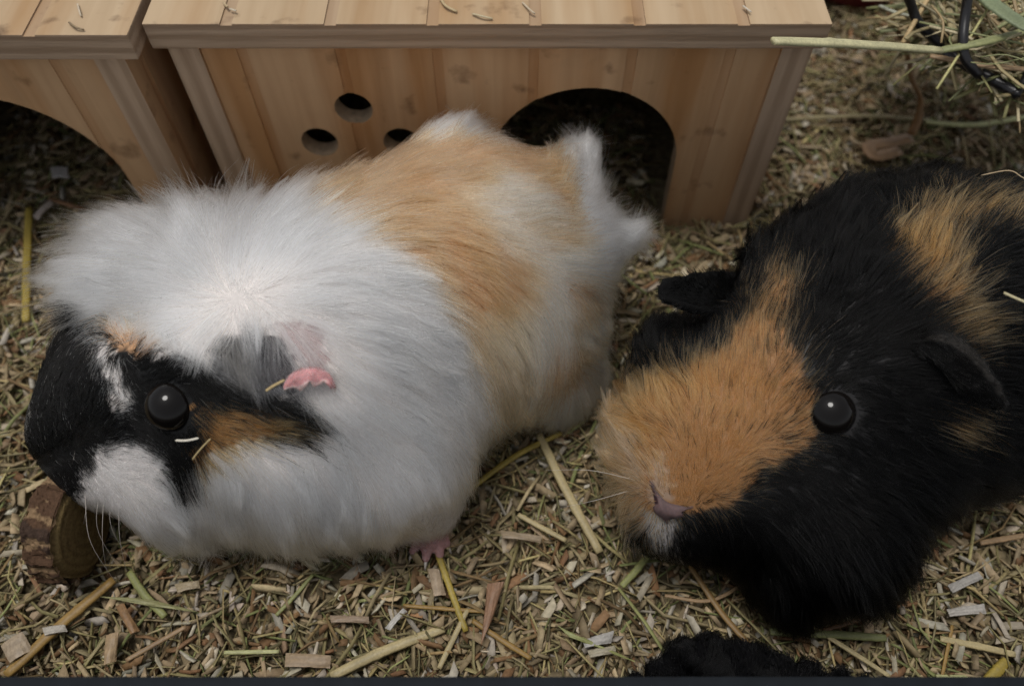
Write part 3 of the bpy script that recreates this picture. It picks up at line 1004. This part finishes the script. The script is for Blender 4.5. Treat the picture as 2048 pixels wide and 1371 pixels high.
b_ctrl = [
    (1360, 960, .0, -1, 4, .12), (1420, 900, .1, -1, 6, .2), (1500, 820, .12, -1, 7.5, .25), (1480, 720, .12, -1, 9, .25), (1540, 600, .25, -.95, 10, .28), (1560, 540, .1, -1, 11, .3),
    (1600, 800, .5, -.6, 7, .2), (1300, 900, -.7, -.5, 8, .3), (1250, 860, -.85, -.35, 17, .65), (1215, 950, -.95, .2, 18, .65), (1260, 1030, -.7, .5, 13, .4), (1320, 780, -.6, -.8, 14, .5),
    (1330, 1060, .1, .9, 4, .15), (1450, 950, .45, -.3, 6, .2), (1560, 920, .8, .1, 8, .2),
    (1420, 1060, .3, .8, 8, .2), (1500, 1120, .35, .9, 14, .25), (1600, 1030, .6, .7, 14, .2), (1590, 1190, .1, 1, 18, .3), (1480, 1180, .0, 1, 14, .3), (1700, 1120, .5, .85, 18, .25),
    (1700, 900, .85, .4, 10, .16), (1760, 780, .9, .2, 10, .15), (1720, 660, .6, -.5, 12, .2), (1640, 560, .3, -.9, 19, .65), (1680, 470, .4, -.9, 21, .7), (1570, 470, -.35, -.9, 19, .7), (1600, 510, 0, -1, 18, .7),
    (1500, 510, -.6, -.7, 18, .6), (1440, 600, -.6, -.5, 10, .35), (1760, 560, .7, -.5, 16, .35), (1830, 480, .35, -.9, 18, .42), (1880, 540, .45, -.85, 20, .5), (1920, 650, .85, -.2, 21, .45), (1940, 780, .95, .05, 16, .25),
    (1900, 900, .85, .4, 16, .22), (1850, 1000, .7, .7, 18, .25), (1950, 430, .6, -.6, 18, .35), (2030, 560, .9, .2, 17, .2), (2040, 800, .9, .4, 18, .2), (1850, 360, .2, -1, 18, .5), (1770, 400, -.2, -.95, 17, .5),
]
b_marks = [
    ([(1548, 515), (1603, 565), (1600, 625), (1560, 612), (1578, 690), (1612, 745), (1632, 800), (1632, 880), (1570, 915), (1505, 958), (1470, 1005), (1415, 1015), (1345, 1028), (1322, 1100), (1270, 1050), (1180, 1010), (1140, 880), (1220, 780), (1330, 735), (1440, 690), (1518, 605)], GINGER, .97),
    ([(1470, 620), (1548, 505), (1610, 565), (1605, 640), (1625, 800), (1540, 790), (1420, 760)], (0.25, 0.135, 0.06), .45),
    ([(1500, 560), (1615, 560), (1640, 890), (1500, 975), (1560, 800)], BLACK, .16),
    ([(1130, 780), (1240, 790), (1275, 860), (1285, 960), (1290, 1060), (1180, 1030)], PALEG, .7),
    ([(1290, 930), (1325, 900), (1345, 990), (1310, 1020)], PALEG, .6),
    ([(1280, 1020), (1345, 1025), (1352, 1060), (1335, 1110), (1305, 1100)], (0.5, 0.47, 0.46), .85),
    ([(1770, 450), (1880, 395), (2060, 390), (2060, 450), (1960, 452), (1905, 470), (1940, 520), (1965, 620), (1985, 700), (1965, 725), (1900, 660), (1835, 575), (1780, 505)], GINGER, .85),
    ([(1885, 828), (1965, 815), (1955, 890), (1895, 875)], GINGER, .85),
]
bc = coat_colour(bV, [(p, tuple(0.55 * k for k in c), 1.0) for p, c, k in b_marks if k > .5], (0.015, 0.014, 0.014), 5, 3.0)
link('body', mesh_np('body', bV, bF, M['skin'], bc, True), pig2)
b_eye = eye_parts(pig2, bb, 1668, 828, 0.0098, 0.55)

# nose: mauve pad with two slit nostrils
q, n_ = bb.surf(1342, 1006)
rn = 0.0042
sp_ = lambda x, y, o: bb.surf(x, y)[0] - n_ * o
nb = Body([(sp_(1303, 972, .0014), sp_(1322, 1016, .0012), .0025, .0026), (sp_(1322, 1014, .0012), sp_(1352, 1022, .0012), .0025, .0021),
           (sp_(1352, 1022, .0012), sp_(1398, 1016, .0012), .0021, .0019), (sp_(1330, 1020, .001), sp_(1334, 1046, .001), .0018, .0010)], 0.0014)
nV, nF = nb.mesh(0.0007, 0.003)
nc = np.tile((0.115, 0.075, 0.074), (len(nV), 1))
x_, y_ = proj(nV)
slit = in_poly(x_, y_, [(1284, 965), (1298, 962), (1316, 1005), (1304, 1014)]) | in_poly(x_, y_, [(1362, 1024), (1408, 1006), (1416, 1020), (1372, 1036)])
nV = nV - np.where(slit[:, None], nb.grad(nV) * 0.0011, 0)
nc *= (1 + 0.25 * wave_noise(nV, 91, 900, 2))[:, None]
nc[slit] = (0.045, 0.02, 0.026)
link('nose', mesh_np('nose', nV, nF, M['pink_skin'], nc, True), pig2)
grow('fur', bb, bV, bF, int(150000 * N_FUR), b_ctrl, b_marks, BLACK, pig2, 41, [(b_eye, 0.0089), (q, 0.0022)], [], 0.85, guide_every=30)

# ears
be = lambda px, py, o: bb.surf(px, py, o)[0]
rows = [[P(1512, 550, .072), P(1410, 543, .089), P(1356, 555, .093), P(1322, 560, .091)],
        [P(1512, 575, .070), P(1408, 572, .086), P(1356, 572, .090), P(1318, 572, .091)],
        [P(1508, 604, .070), P(1406, 600, .085), P(1352, 592, .088), P(1316, 588, .090)],
        [P(1500, 634, .070), P(1402, 626, .088), P(1350, 608, .092), P(1326, 602, .092)],
        [P(1500, 622, .074), P(1400, 612, .091), P(1350, 596, .095), P(1328, 590, .094)]]
V_, F_, uv = grid_sheet(rows, 0.0016)
V_ = V_ + 0.0009 * np.stack([wave_noise(V_, 311 + k_, 420, 3) for k_ in range(3)], 1)
fuzz(V_, F_, 4200, [(1320, 580, -1, .1, 2.2, .5), (1400, 545, -.7, -.7, 3.2, .5), (1400, 630, -.7, .6, 3.2, .5), (1480, 590, -.6, -.3, 6, .5)], (0.006, 0.006, 0.006), pig2, 83)
link('ear', mesh_np('ear', V_, F_, M['ear_skin'], np.tile((0.006, 0.006, 0.006), (len(V_), 1)), True), pig2)
be = lambda px, py, o: bb.surf(px, py, o)[0]
rows = [[be(1826, 652, -.004), be(1886, 680, .007), be(1928, 732, .011), be(1956, 784, .009)],
        [be(1818, 666, -.004), be(1878, 692, .009), be(1920, 745, .013), be(1972, 797, .010)],
        [be(1810, 680, -.004), be(1866, 706, .006), be(1910, 760, .009), be(1962, 806, .008)],
        [be(1802, 694, -.001), be(1855, 724, .003), be(1900, 775, .004), be(1946, 808, .005)]]
V_, F_, uv = grid_sheet(rows, 0.0016)
tc_ = np.where(uv[:, 1:2] < 0.35, np.array([[0.034, 0.031, 0.028]]), np.array([[0.005, 0.005, 0.005]]))
V_ = V_ + 0.0009 * np.stack([wave_noise(V_, 321 + k_, 420, 3) for k_ in range(3)], 1)
fuzz(V_, F_, 3600, [(1960, 800, .8, .6, 2.0, .5), (1920, 730, .8, -.2, 2.4, .5), (1840, 660, .7, -.1, 6, .5), (1860, 720, .6, .7, 3, .5)], (0.009, 0.0085, 0.008), pig2, 84)
link('ear', mesh_np('ear', V_, F_, M['ear_skin'], tc_, True), pig2)
for (x0, y0, x1, y1, x2, y2) in [ (1260, 980, 1190, 1000, 1120, 1015), (1270, 960, 1180, 940, 1090, 940)]:
    a = bb.surf(x0, y0, -0.0005)[0]
    path = smooth_path([a, P(x1, y1, a[2] + .006), P(x2, y2, max(a[2] - .008, .012))], 14)
    v, f = tube(path, np.linspace(0.00013, 0.00004, 14), 5)
    link('whisker', mesh_np('whisker', v, f, M['whisker'], None, True), pig2)

# =================================================================== log slice lying on its edge
def log_slice():
    r, th = 0.0238, 0.0122
    ctr = at(140, 1050, 0.0215)
    root = empty('log_slice', (float(ctr[0]), float(ctr[1]), 0))
    tag(root, 'round log slice with flaky red-brown bark standing under the white guinea pig', 'log slice')
    ax = Vector((0.985, -0.04, 0.0)).normalized()
    q = ax.to_track_quat('Z', 'Y').to_matrix()
    na, nl = 150, 22
    V, C = [], []
    g = np.random.default_rng(5)
    ang = np.linspace(0, 2 * math.pi, na, endpoint=False)
    for j in range(nl):
        s = j / (nl - 1)
        cs = np.stack([np.cos(ang), np.sin(ang)], 1)
        p3 = np.c_[cs * 0.02 * 2.6, np.full(na, s * 0.5 * 0.02)]
        ridge = wave_noise(p3, 8, 260, 3)
        plate = np.floor((wave_noise(p3 + 5, 9, 200, 2) + 1) * 2.5) / 5
        rr = r * (1 + 0.055 * ridge + 0.10 * (plate - 0.5)) * (1.0 - 0.02 * (s > 0.96))
        for k in range(na):
            V.append(Vector((rr[k] * cs[k, 0], rr[k] * cs[k, 1], -th / 2 + th * s)))
            pale = ridge[k] < -0.2
            C.append((0.26, 0.17, 0.095) if pale else ((0.10, 0.056, 0.033) if plate[k] < 0.6 else (0.06, 0.037, 0.026)))
    F = []
    for j in range(nl - 1):
        for k in range(na):
            k2 = (k + 1) % na
            F.append((j * na + k, j * na + k2, (j + 1) * na + k2, (j + 1) * na + k))
    W = [np.array(q @ v) + ctr for v in V]
    link('bark', mesh_np('bark', W, F, M['bark'], np.array(C)), root)
    # cut faces with rings
    for sgn in (1, -1):
        V2, C2, F2 = [], [], []
        nr = 16
        for i in range(nr + 1):
            t = i / nr
            for k in range(64):
                a = 2 * math.pi * k / 64
                wob = 1 + 0.03 * math.sin(3 * a + 1) + 0.02 * math.sin(5 * a)
                rr = r * 0.965 * t * wob
                z = sgn * (th / 2 + 0.0004 * math.sin(t * 40) + (0.0008 if t < 0.9 else -0.0008))
                V2.append(np.array(q @ Vector((rr * math.cos(a), rr * math.sin(a), z))) + ctr)
                C2.append((0.22, 0.155, 0.066) if i % 3 else (0.165, 0.11, 0.048))
        for i in range(nr):
            for k in range(64):
                k2 = (k + 1) % 64
                fc = (i * 64 + k, i * 64 + k2, (i + 1) * 64 + k2, (i + 1) * 64 + k)
                F2.append(fc if sgn < 0 else fc[::-1])
        link('cut_face', mesh_np('cut_face', V2, F2, M['bark'], np.array(C2), True), root)


log_slice()

# =================================================================== red dish beyond the hut
bm = bmesh.new()
ca = at(1718, 17, 0.0)
prof = [(0.030, 0.0), (0.036, 0.004), (0.039, 0.016), (0.0400, 0.022), (0.0385, 0.0225), (0.037, 0.016), (0.033, 0.006), (0.0, 0.005)]
rings = []
for rr, zz in prof:
    rings.append([bm.verts.new((ca[0] + rr * math.cos(2 * math.pi * k / 48), ca[1] + 0.032 + rr * math.sin(2 * math.pi * k / 48), zz)) for k in range(48)] if rr > 0 else [bm.verts.new((ca[0], ca[1] + 0.032, zz))])
for i in range(len(rings) - 1):
    for k in range(48):
        k2 = (k + 1) % 48
        if len(rings[i + 1]) == 1: bm.faces.new((rings[i][k], rings[i][k2], rings[i + 1][0]))
        else: bm.faces.new((rings[i][k], rings[i][k2], rings[i + 1][k2], rings[i + 1][k]))
bmesh.ops.recalc_face_normals(bm, faces=bm.faces)
tag(bm_obj('dish', bm, M['red'], None, True), 'dark red dish edge behind the right end of the long hut', 'dish')


# =================================================================== hay stalks lying loose
def stalk(name, pts, width_px, col, label, cat='stalk', group=None, z=0.0035, flat=0.55, bend=0.0, nodes=True, ends=(0.85, 0.8), zs=None):
    n = 22
    zz = zs if zs is not None else [z] * len(pts)
    W = [at(x, y, k) for (x, y), k in zip(pts, zz)]
    path = smooth_path(W, n)
    depth = np.linalg.norm(path[n // 2] - EYE)
    r = width_px / 2 / CAM_F * depth
    s = np.linspace(0, 1, n)
    rad = r * (ends[0] + (1 - ends[0]) * np.sin(s * math.pi) ** 0.5) * (1 + (ends[1] - ends[0]) * s * 0.5)
    g = np.random.default_rng(abs(int(pts[0][0] * 7 + pts[0][1])))
    path = path + g.normal(0, r * 0.025, path.shape) * np.array([1, 1, 0.5])
    if nodes:
        k = g.integers(6, 16); rad[k] *= 1.15
    v, f = tube(path, rad, 8, flat)
    C = np.tile(np.array(col), (len(v), 1)) * (1 + 0.12 * np.sin(np.arange(len(v)) % 8 * 2.4))[:, None]
    C *= (1 + 0.16 * wave_noise(v, 77, 300, 2))[:, None]
    o = link(name, mesh_np(name, v, f, M['straw'], C, True))
    tag(o, label, cat, group)
    return o


AMB, STR, YEL, GRN, TAN, PGR, BRN = (0.30, 0.185, 0.055), (0.44, 0.36, 0.19), (0.36, 0.27, 0.055), (0.26, 0.27, 0.10), (0.33, 0.22, 0.12), (0.46, 0.46, 0.22), (0.22, 0.12, 0.06)
G1 = 'long hay stalks lying loose on the bedding'
for pts, wd, col, lab in [
    ([(12, 1350), (120, 1250), (228, 1158)], 19, AMB, 'long amber stalk crossing the lower left corner of the bedding'),
    ([(1078, 868), (1130, 975), (1200, 1104)], 19, STR, 'thick pale straw stalk slanting between the two guinea pigs'),
    ([(662, 1352), (770, 1300), (888, 1256)], 20, STR, 'wide pale straw stalk touching the front wall edge'),
    ([(868, 1085), (898, 1170), (932, 1262)], 13, YEL, 'yellow stalk running down from the pink foot'),
    ([(806, 1210), (962, 1222)], 8, AMB, 'thin amber stalk crossing the yellow stalk by the pink foot'),
    ([(935, 1218), (905, 1280), (878, 1336)], 11, STR, 'pale forked stalk below the crossing of yellow stalks'),
    ([(945, 1240), (1005, 1280), (1062, 1316)], 11, AMB, 'amber stalk slanting right below the crossing of yellow stalks'),
    ([(448, 1304), (558, 1302)], 8, PGR, 'short pale green stalk lying level near the front wall'),
    ([(258, 1143), (290, 1190), (330, 1232)], 14, GRN, 'green stalk with a brown tip below the log slice'),
    ([(252, 1320), (310, 1287), (372, 1252)], 9, TAN, 'thin tan stick right of the long amber stalk'),
    ([(552, 1230), (590, 1190), (626, 1148)], 8, GRN, 'yellow-green stalk under the chin of the white guinea pig'),
    ([(58, 415), (54, 520), (52, 642)], 14, YEL, 'upright yellow stalk left of the white crest'),
    ([(103, 560), (104, 645)], 14, TAN, 'tan stalk stub left of the black muzzle'),
    ([(930, 985), (1030, 912), (1122, 866)], 12, YEL, 'olive yellow stalk behind the white guinea pig foot'),
    ([(1036, 1028), (1085, 1055), (1132, 1080)], 11, STR, 'short straw piece left of the thick pale stalk'),
    ([(1243, 1172), (1272, 1140), (1302, 1102)], 14, GRN, 'green stalk just under the nose of the black guinea pig'),
    ([(1880, 1276), (1960, 1292), (2030, 1308)], 12, STR, 'straw stalk with a split end in the lower right corner'),
    ([(1884, 1352), (1905, 1250)], 6, AMB, 'thin amber stalk standing over the split straw stalk'),
    ([(1972, 1364), (2014, 1320)], 18, YEL, 'thick yellow stub in the lower right corner'),
    ([(1872, 1352), (1962, 1355)], 8, PGR, 'pale green piece lying along the front wall edge'),
    ([(100, 398), (175, 420)], 10, BRN, 'reddish brown stalk in front of the far left hut'),
    ([(1500, 1160), (1420, 1200), (1330, 1190)], 7, TAN, 'tan stem below the chin of the black guinea pig'),
    ([(1540, 1262), (1660, 1268), (1772, 1275)], 15, (0.20, 0.21, 0.09), 'green blade right of the black fleece'),
    ([(1620, 1250), (1700, 1300), (1780, 1352)], 9, STR, 'long straw stem running down to the front wall'),
    ([(1600, 1275), (1760, 1225)], 8, BRN, 'brown stem crossing the green blade right of the fleece'),
    ([(1380, 1130), (1440, 1220), (1500, 1290)], 12, (0.23, 0.14, 0.05), 'brown stem reaching the black fleece'),
    ([(1960, 1085), (2048, 1070)], 10, TAN, 'tan stem at the right edge under the black guinea pig'),
    ([(1850, 245), (1950, 250), (2060, 232)], 10, PGR, 'long pale green stem at the right edge below the hay rack'),
    ([(1560, 240), (1720, 232), (1860, 240)], 9, (0.25, 0.21, 0.11), 'dull stem lying right of the long hut'),
]:
    stalk('hay_stalk', pts, wd, col, lab, 'stalk', G1)

# flat leaves, blades and chips of their own
def chip(name, quad, col, label, cat, z=0.004, thick=0.0012, group=None, n=5):
    """bent flat piece whose outline follows four corners"""
    a, b, c, d = [at(x, y, z + dz) for (x, y), dz in zip(quad, (0, 0.001, 0.0, 0.0015))]
    mid1 = (a + b) / 2 + np.array([0, 0, 0.0008]); mid2 = (d + c) / 2 + np.array([0, 0, 0.0012])
    V_, F_, uv = grid_sheet([[a, mid1, b], [d, mid2, c]], thick, 10, 6)
    g = np.random.default_rng(int(quad[0][0]))
    V_ = V_ + g.normal(0, thick * 0.05, V_.shape)
    C = np.tile(np.array(col), (len(V_), 1)) * (1 + 0.14 * np.sin(uv[:, 1] * 14))[:, None]
    tag(link(name, mesh_np(name, V_, F_, M['straw'], C)), label, cat, group)


G2 = 'larger wood chips lying on the bedding'
for quad, col, lab in [
    ([(2, 1290), (45, 1262), (66, 1300), (20, 1325)], (0.36, 0.28, 0.19), 'broad tan wood chip at the left edge under the amber stalk'),
    ([(212, 1270), (238, 1263), (232, 1322), (208, 1330)], (0.36, 0.25, 0.14), 'upright tan wood chip right of the amber stalk'),
    ([(232, 1212), (248, 1206), (280, 1262), (262, 1268)], (0.26, 0.15, 0.07), 'orange brown chip beside the green stalk below the log'),
    ([(855, 1136), (878, 1138), (892, 1190), (868, 1192)], (0.37, 0.28, 0.19), 'tan chip left of the yellow stalk by the foot'),
    ([(975, 1168), (1008, 1162), (985, 1235), (962, 1290)], (0.25, 0.14, 0.08), 'reddish brown sliver right of the pale forked stalk'),
    ([(572, 1305), (662, 1310), (660, 1336), (570, 1332)], (0.33, 0.24, 0.15), 'flat tan chip near the wide straw stalk'),
    ([(660, 1230), (738, 1232), (738, 1246), (662, 1244)], (0.30, 0.22, 0.15), 'dull tan chip above the wide straw stalk'),
    ([(1893, 1218), (1968, 1206), (1972, 1226), (1900, 1232)], (0.42, 0.39, 0.35), 'pale grey chip in the lower right bedding'),
    ([(1895, 1170), (1955, 1142), (1966, 1156), (1905, 1185)], (0.36, 0.34, 0.31), 'grey split chip above the pale grey chip'),
    ([(770, 1255), (806, 1215), (814, 1222), (780, 1260)], (0.48, 0.46, 0.42), 'white chip left of the thin amber stalk'),
    ([(1165, 1280), (1228, 1260), (1222, 1285), (1170, 1295)], (0.40, 0.38, 0.35), 'pale grey chip under the wide green blade'),
    ([(1175, 1300), (1230, 1290), (1232, 1306), (1180, 1314)], (0.36, 0.32, 0.23), 'straw chip by the left end of the fleece'),
    ([(350, 1168), (398, 1160), (400, 1175), (355, 1185)], (0.34, 0.27, 0.17), 'tan chip under the chin fur of the white guinea pig'),
    ([(66, 432), (100, 400), (108, 410), (75, 440)], (0.42, 0.36, 0.31), 'pale pinkish chip in front of the far left hut'),
    ([(1000, 1060), (1085, 1072), (1080, 1085), (1005, 1075)], (0.30, 0.23, 0.15), 'brown chip left of the thick pale stalk'),
    ([(100, 335), (135, 335), (138, 356), (105, 356)], (0.55, 0.52, 0.50), 'white paper-like chip inside the far left arch'),
    ([(85, 1255), (130, 1248), (135, 1262), (90, 1270)], (0.44, 0.40, 0.34), 'pale chip left of the amber stalk'),
]:
    chip('wood_chip', quad, col, lab, 'wood chip', group=G2)
chip('leaf_blade', [(1115, 1250), (1190, 1290), (1270, 1322), (1140, 1274)], GRN, 'wide green grass blade below the pale stalk', 'grass blade')
chip('leaf_blade', [(200, 1192), (300, 1198), (392, 1222), (300, 1212)], (0.27, 0.26, 0.12), 'flat green grass blade crossing the green stalk below the log', 'grass blade')

# straw bits resting on the animals
def rest(name, body, pts, r, col, label, offs=0.010):
    W = [body.surf(x, y, o)[0] for (x, y), o in zip(pts, offs if isinstance(offs, (list, tuple)) else [offs] * len(pts))]
    path = smooth_path(W, 16)
    rad = r * np.r_[0.3, np.ones(14), 0.3]
    v, f = tube(path, rad, 7, 0.6)
    tag(link(name, mesh_np(name, v, f, M['straw'], np.tile(col, (len(v), 1)), True)), label, 'straw bit')


rest('straw_bit', wb, [(361, 871), (383, 871), (405, 867)], 0.0005, (0.66, 0.62, 0.52), 'white sliver on the cheek under the eye of the white guinea pig', 0.0035)
rest('straw_bit', wb, [(546, 772), (562, 762), (582, 752)], 0.0006, (0.44, 0.33, 0.16), 'split straw tip poking out of the pink ear', 0.009)
rest('straw_bit', wb, [(400, 900), (412, 882), (432, 862)], 0.0004, (0.40, 0.31, 0.15), 'thin straw on the ginger cheek patch', 0.006)
vv = [bb.surf(*k)[0] for k in ((1955, 606, .014), (1990, 622, .016), (2027, 629, .015))]
path = np.vstack([smooth_path(vv, 10), smooth_path([vv[2], bb.surf(2008, 594, .018)[0]], 6)[1:]])
v, f = tube(path, 0.0006, 7, 0.7)
tag(link('straw_bit', mesh_np('straw_bit', v, f, M['straw'], np.tile((0.50, 0.44, 0.26), (len(v), 1)), True)), 'bent V shaped straw on the back of the black guinea pig', 'straw bit')
rest('straw_bit', bb, [(1935, 420), (1985, 412), (2010, 425), (2060, 440)], 0.0003, (0.40, 0.30, 0.18), 'thin curved hay thread over the shoulder of the black guinea pig', 0.016)
rest('straw_bit', bb, [(1420, 520), (1500, 505), (1548, 490)], 0.00025, (0.30, 0.27, 0.2), 'fine dry thread over the crown of the black guinea pig', 0.016)
rest('straw_bit', bb, [(2026, 676), (2038, 684)], 0.0007, (0.55, 0.50, 0.48), 'tiny pale speck on the flank of the black guinea pig', 0.014)

# crumbs on the roofs
def roof_bit(pts, r, col, label, zt):
    W = [at(x, y, zt + 0.0008 + 0.0008 * (i % 2)) for i, (x, y) in enumerate(pts)]
    v, f = tube(smooth_path(W, 10), r, 6, 0.6)
    tag(link('hay_crumb', mesh_np('hay_crumb', v, f, M['straw'], np.tile(col, (len(v), 1)), True)), label, 'hay crumb', 'hay crumbs on the hut roofs')


ZT = HUT_H + 0.0131
roof_bit([(155, 8), (158, 20), (162, 33)], 0.0004, (0.62, 0.52, 0.38), 'upright pale crumb on the far left roof', 0.1235 + 0.0131)
roof_bit([(138, 45), (150, 54), (168, 60)], 0.0005, (0.24, 0.17, 0.09), 'brown curved crumb near the far left roof edge', 0.1235 + 0.0131)
roof_bit([(447, 6), (455, 14)], 0.0006, (0.50, 0.38, 0.22), 'small straw crumb by the first groove of the long roof', ZT)
roof_bit([(460, 18), (472, 22)], 0.0005, (0.62, 0.55, 0.42), 'white crumb right of the first groove of the long roof', ZT)
roof_bit([(880, -4), (892, 12), (914, 24)], 0.0007, (0.52, 0.40, 0.22), 'curved straw right of the third groove of the long roof', ZT)
roof_bit([(945, 28), (965, 33), (985, 38)], 0.0006, (0.54, 0.45, 0.28), 'straight straw near the middle of the long roof edge', ZT)
roof_bit([(1045, 5), (1058, 18), (1070, 28)], 0.0005, (0.56, 0.46, 0.32), 'straw in the fourth groove of the long roof', ZT)
roof_bit([(1486, 12), (1502, 24)], 0.0005, (0.62, 0.55, 0.44), 'pale crumb by the last groove of the long roof', ZT)

# =================================================================== wire hay rack with hay
rack_c = at(1990, 60, 0.115)
rack = empty('hay_rack', (float(rack_c[0]), float(rack_c[1]), 0))
tag(rack, 'black wire hay rack in the upper right corner', 'hay rack')


def wire(ctrl, r=0.0019, n=24):
    v, f = tube(smooth_path(ctrl, n), r, 10, 1.0)
    link('wire', mesh_np('wire', v, f, M['wire'], None, True), rack)


zt_ = 0.115
wire([at(1800, -60, zt_ + .03), at(1822, 10, zt_ + .012), at(1840, 50, zt_ + .004), at(1882, 90, zt_ - .004)], 0.0022)
wire([at(1945, -60, zt_ + .035), at(1932, 20, zt_ + .02), at(1926, 80, zt_ + .012), at(1932, 120, zt_ + .006), at(1958, 150, zt_)], 0.0022)
wire([at(1880, 100, zt_ - .006), at(1950, 140, zt_ - .006), at(2038, 190, zt_ - .006)], 0.0026)
wire([at(2030, 192, zt_ - .006), at(2060, 140, zt_ + .0), at(2090, 60, zt_ + .02)], 0.0021)
wire([at(1880, 100, zt_ - .006), at(1900, 60, zt_ - .012), at(1960, -40, zt_ - .01)], 0.0021)

g = np.random.default_rng(31)
Vs, Fs, Cs, off = [], [], [], 0
HC = [(0.42, 0.34, 0.17), (0.30, 0.28, 0.12), (0.36, 0.26, 0.13), (0.24, 0.25, 0.11), (0.48, 0.41, 0.25)]
for k in range(1900):
    px = g.uniform(1850, 2200); py = g.uniform(-120, 175)
    if py > 70 + 0.62 * (px - 1880): continue
    z = zt_ + (g.uniform(-0.026, -0.004) if k % 12 else g.uniform(-0.004, 0.012))
    a = g.uniform(0, math.pi); Lh = g.uniform(0.012, 0.075)
    c0 = at(px, py, z)
    dv = np.array([math.cos(a), math.sin(a), g.normal(0, 0.25)]) * Lh / 2
    mid = c0 + g.normal(0, 0.003, 3)
    path = smooth_path([c0 - dv, mid, c0 + dv], 7)
    v, f = tube(path, g.uniform(0.0004, 0.0013), 5, 0.5)
    Vs.append(v); Fs += [tuple(i + off for i in q) for q in f]; off += len(v)
    Cs.append(np.tile(np.array(HC[g.integers(5)]) * math.exp(g.normal(0, .2)), (len(v), 1)))
hay = link('rack_hay', mesh_np('rack_hay', np.vstack(Vs), Fs, M['straw'], np.vstack(Cs), True))
tag(hay, 'tangled yellow-green hay filling the wire rack', None, None, 'stuff')
G3 = 'stalks sticking out of the hay rack'
stalk('hay_stalk', [(1546, 82), (1700, 88), (1882, 101)], 20, (0.56, 0.52, 0.30), 'long pale stalk poking left out of the rack in front of the hut roof', 'stalk', G3, zs=[.150, .140, .124], flat=0.6)
stalk('hay_stalk', [(1880, 101), (1960, 86), (2060, 60)], 16, (0.28, 0.29, 0.13), 'green stalk joining the long pale one inside the rack', 'stalk', G3, zs=[.124, .127, .128])
stalk('hay_stalk', [(1945, -30), (1995, 15), (2060, 58)], 34, (0.19, 0.225, 0.12), 'wide green leaf blade across the corner of the rack', 'stalk', G3, zs=[.135, .136, .136], flat=0.2, nodes=False)
stalk('hay_stalk', [(1845, -20), (1870, 30), (1890, 70)], 15, STR, 'pale straw behind the first wire of the rack', 'stalk', G3, zs=[.118, .116, .114])
stalk('hay_stalk', [(1898, 20), (1905, 60), (1912, 85)], 14, STR, 'short straw between the two wires of the rack', 'stalk', G3, zs=[.122, .121, .12])
stalk('hay_stalk', [(1860, 112), (1960, 130), (2060, 140)], 12, TAN, 'tan stalk along the lower bar of the rack', 'stalk', G3, zs=[.118, .119, .12])
stalk('hay_stalk', [(1760, 12), (1790, 25), (1820, 32)], 9, (0.45, 0.46, 0.36), 'pale grey-green stem tip left of the rack', 'stalk', G3, zs=[.10, .105, .11])
stalk('hay_stalk', [(1800, -10), (1782, 25), (1795, 60), (1815, 110), (1825, 160), (1842, 200), (1835, 240), (1822, 270)], 17, (0.30, 0.17, 0.075), 'twisted orange brown stem hanging down from the rack', 'stalk', G3, zs=[.09, .085, .078, .06, .045, .03, .018, .010], flat=0.5)
stalk('dry_leaf', [(1822, 275), (1780, 285), (1740, 292), (1752, 312), (1800, 300)], 27, (0.31, 0.19, 0.10), 'curled orange brown dry leaf behind the black guinea pig', 'dry leaf', None, z=0.008, flat=0.18, nodes=False)

# =================================================================== black fleece bulging at the front wall
fl_pts = [(1235, 1362), (1300, 1335), (1330, 1285), (1390, 1262), (1460, 1285), (1500, 1280), (1545, 1300), (1600, 1318), (1680, 1335), (1770, 1362)]
pr = []
for (x, y), rr in zip([(1270, 1362), (1320, 1345), (1365, 1318), (1420, 1308), (1470, 1312), (1515, 1322), (1560, 1335), (1620, 1346), (1680, 1358), (1730, 1366), (1420, 1370), (1520, 1375), (1600, 1380)],
                      [.0035, .0055, .0085, .0085, .007, .0072, .006, .0055, .0045, .003, .011, .010, .007]):
    c_ = at(x, y, 0.004)
    pr.append((c_, c_ + np.array([0.002, -0.004, 0]), rr, rr))
fb = Body(pr, 0.0012)
flV, flF = fb.mesh(0.0012, 0.006)
flV = flV + fb.grad(flV) * (0.0008 * wave_noise(flV, 61, 420, 2))[:, None]
fle = empty('fleece_cloth', tuple(at(1500, 1340, 0)))
tag(fle, 'black fluffy fleece bunched up against the front wall edge', 'fleece')
link('cloth', mesh_np('cloth', flV, flF, M['fleece'], None, True), fle)
grow('pile', fb, flV, flF, 9000, [(1300, 1300, -.2, -1, 3.2, .8), (1500, 1280, .1, -1, 3.2, .8), (1650, 1330, .3, -1, 3.2, .8), (1450, 1350, .2, -.5, 3.2, .8)], [], (0.003, 0.003, 0.0034), fle, 71, [], [], 0.5, 9e-5, 1.0, 20)
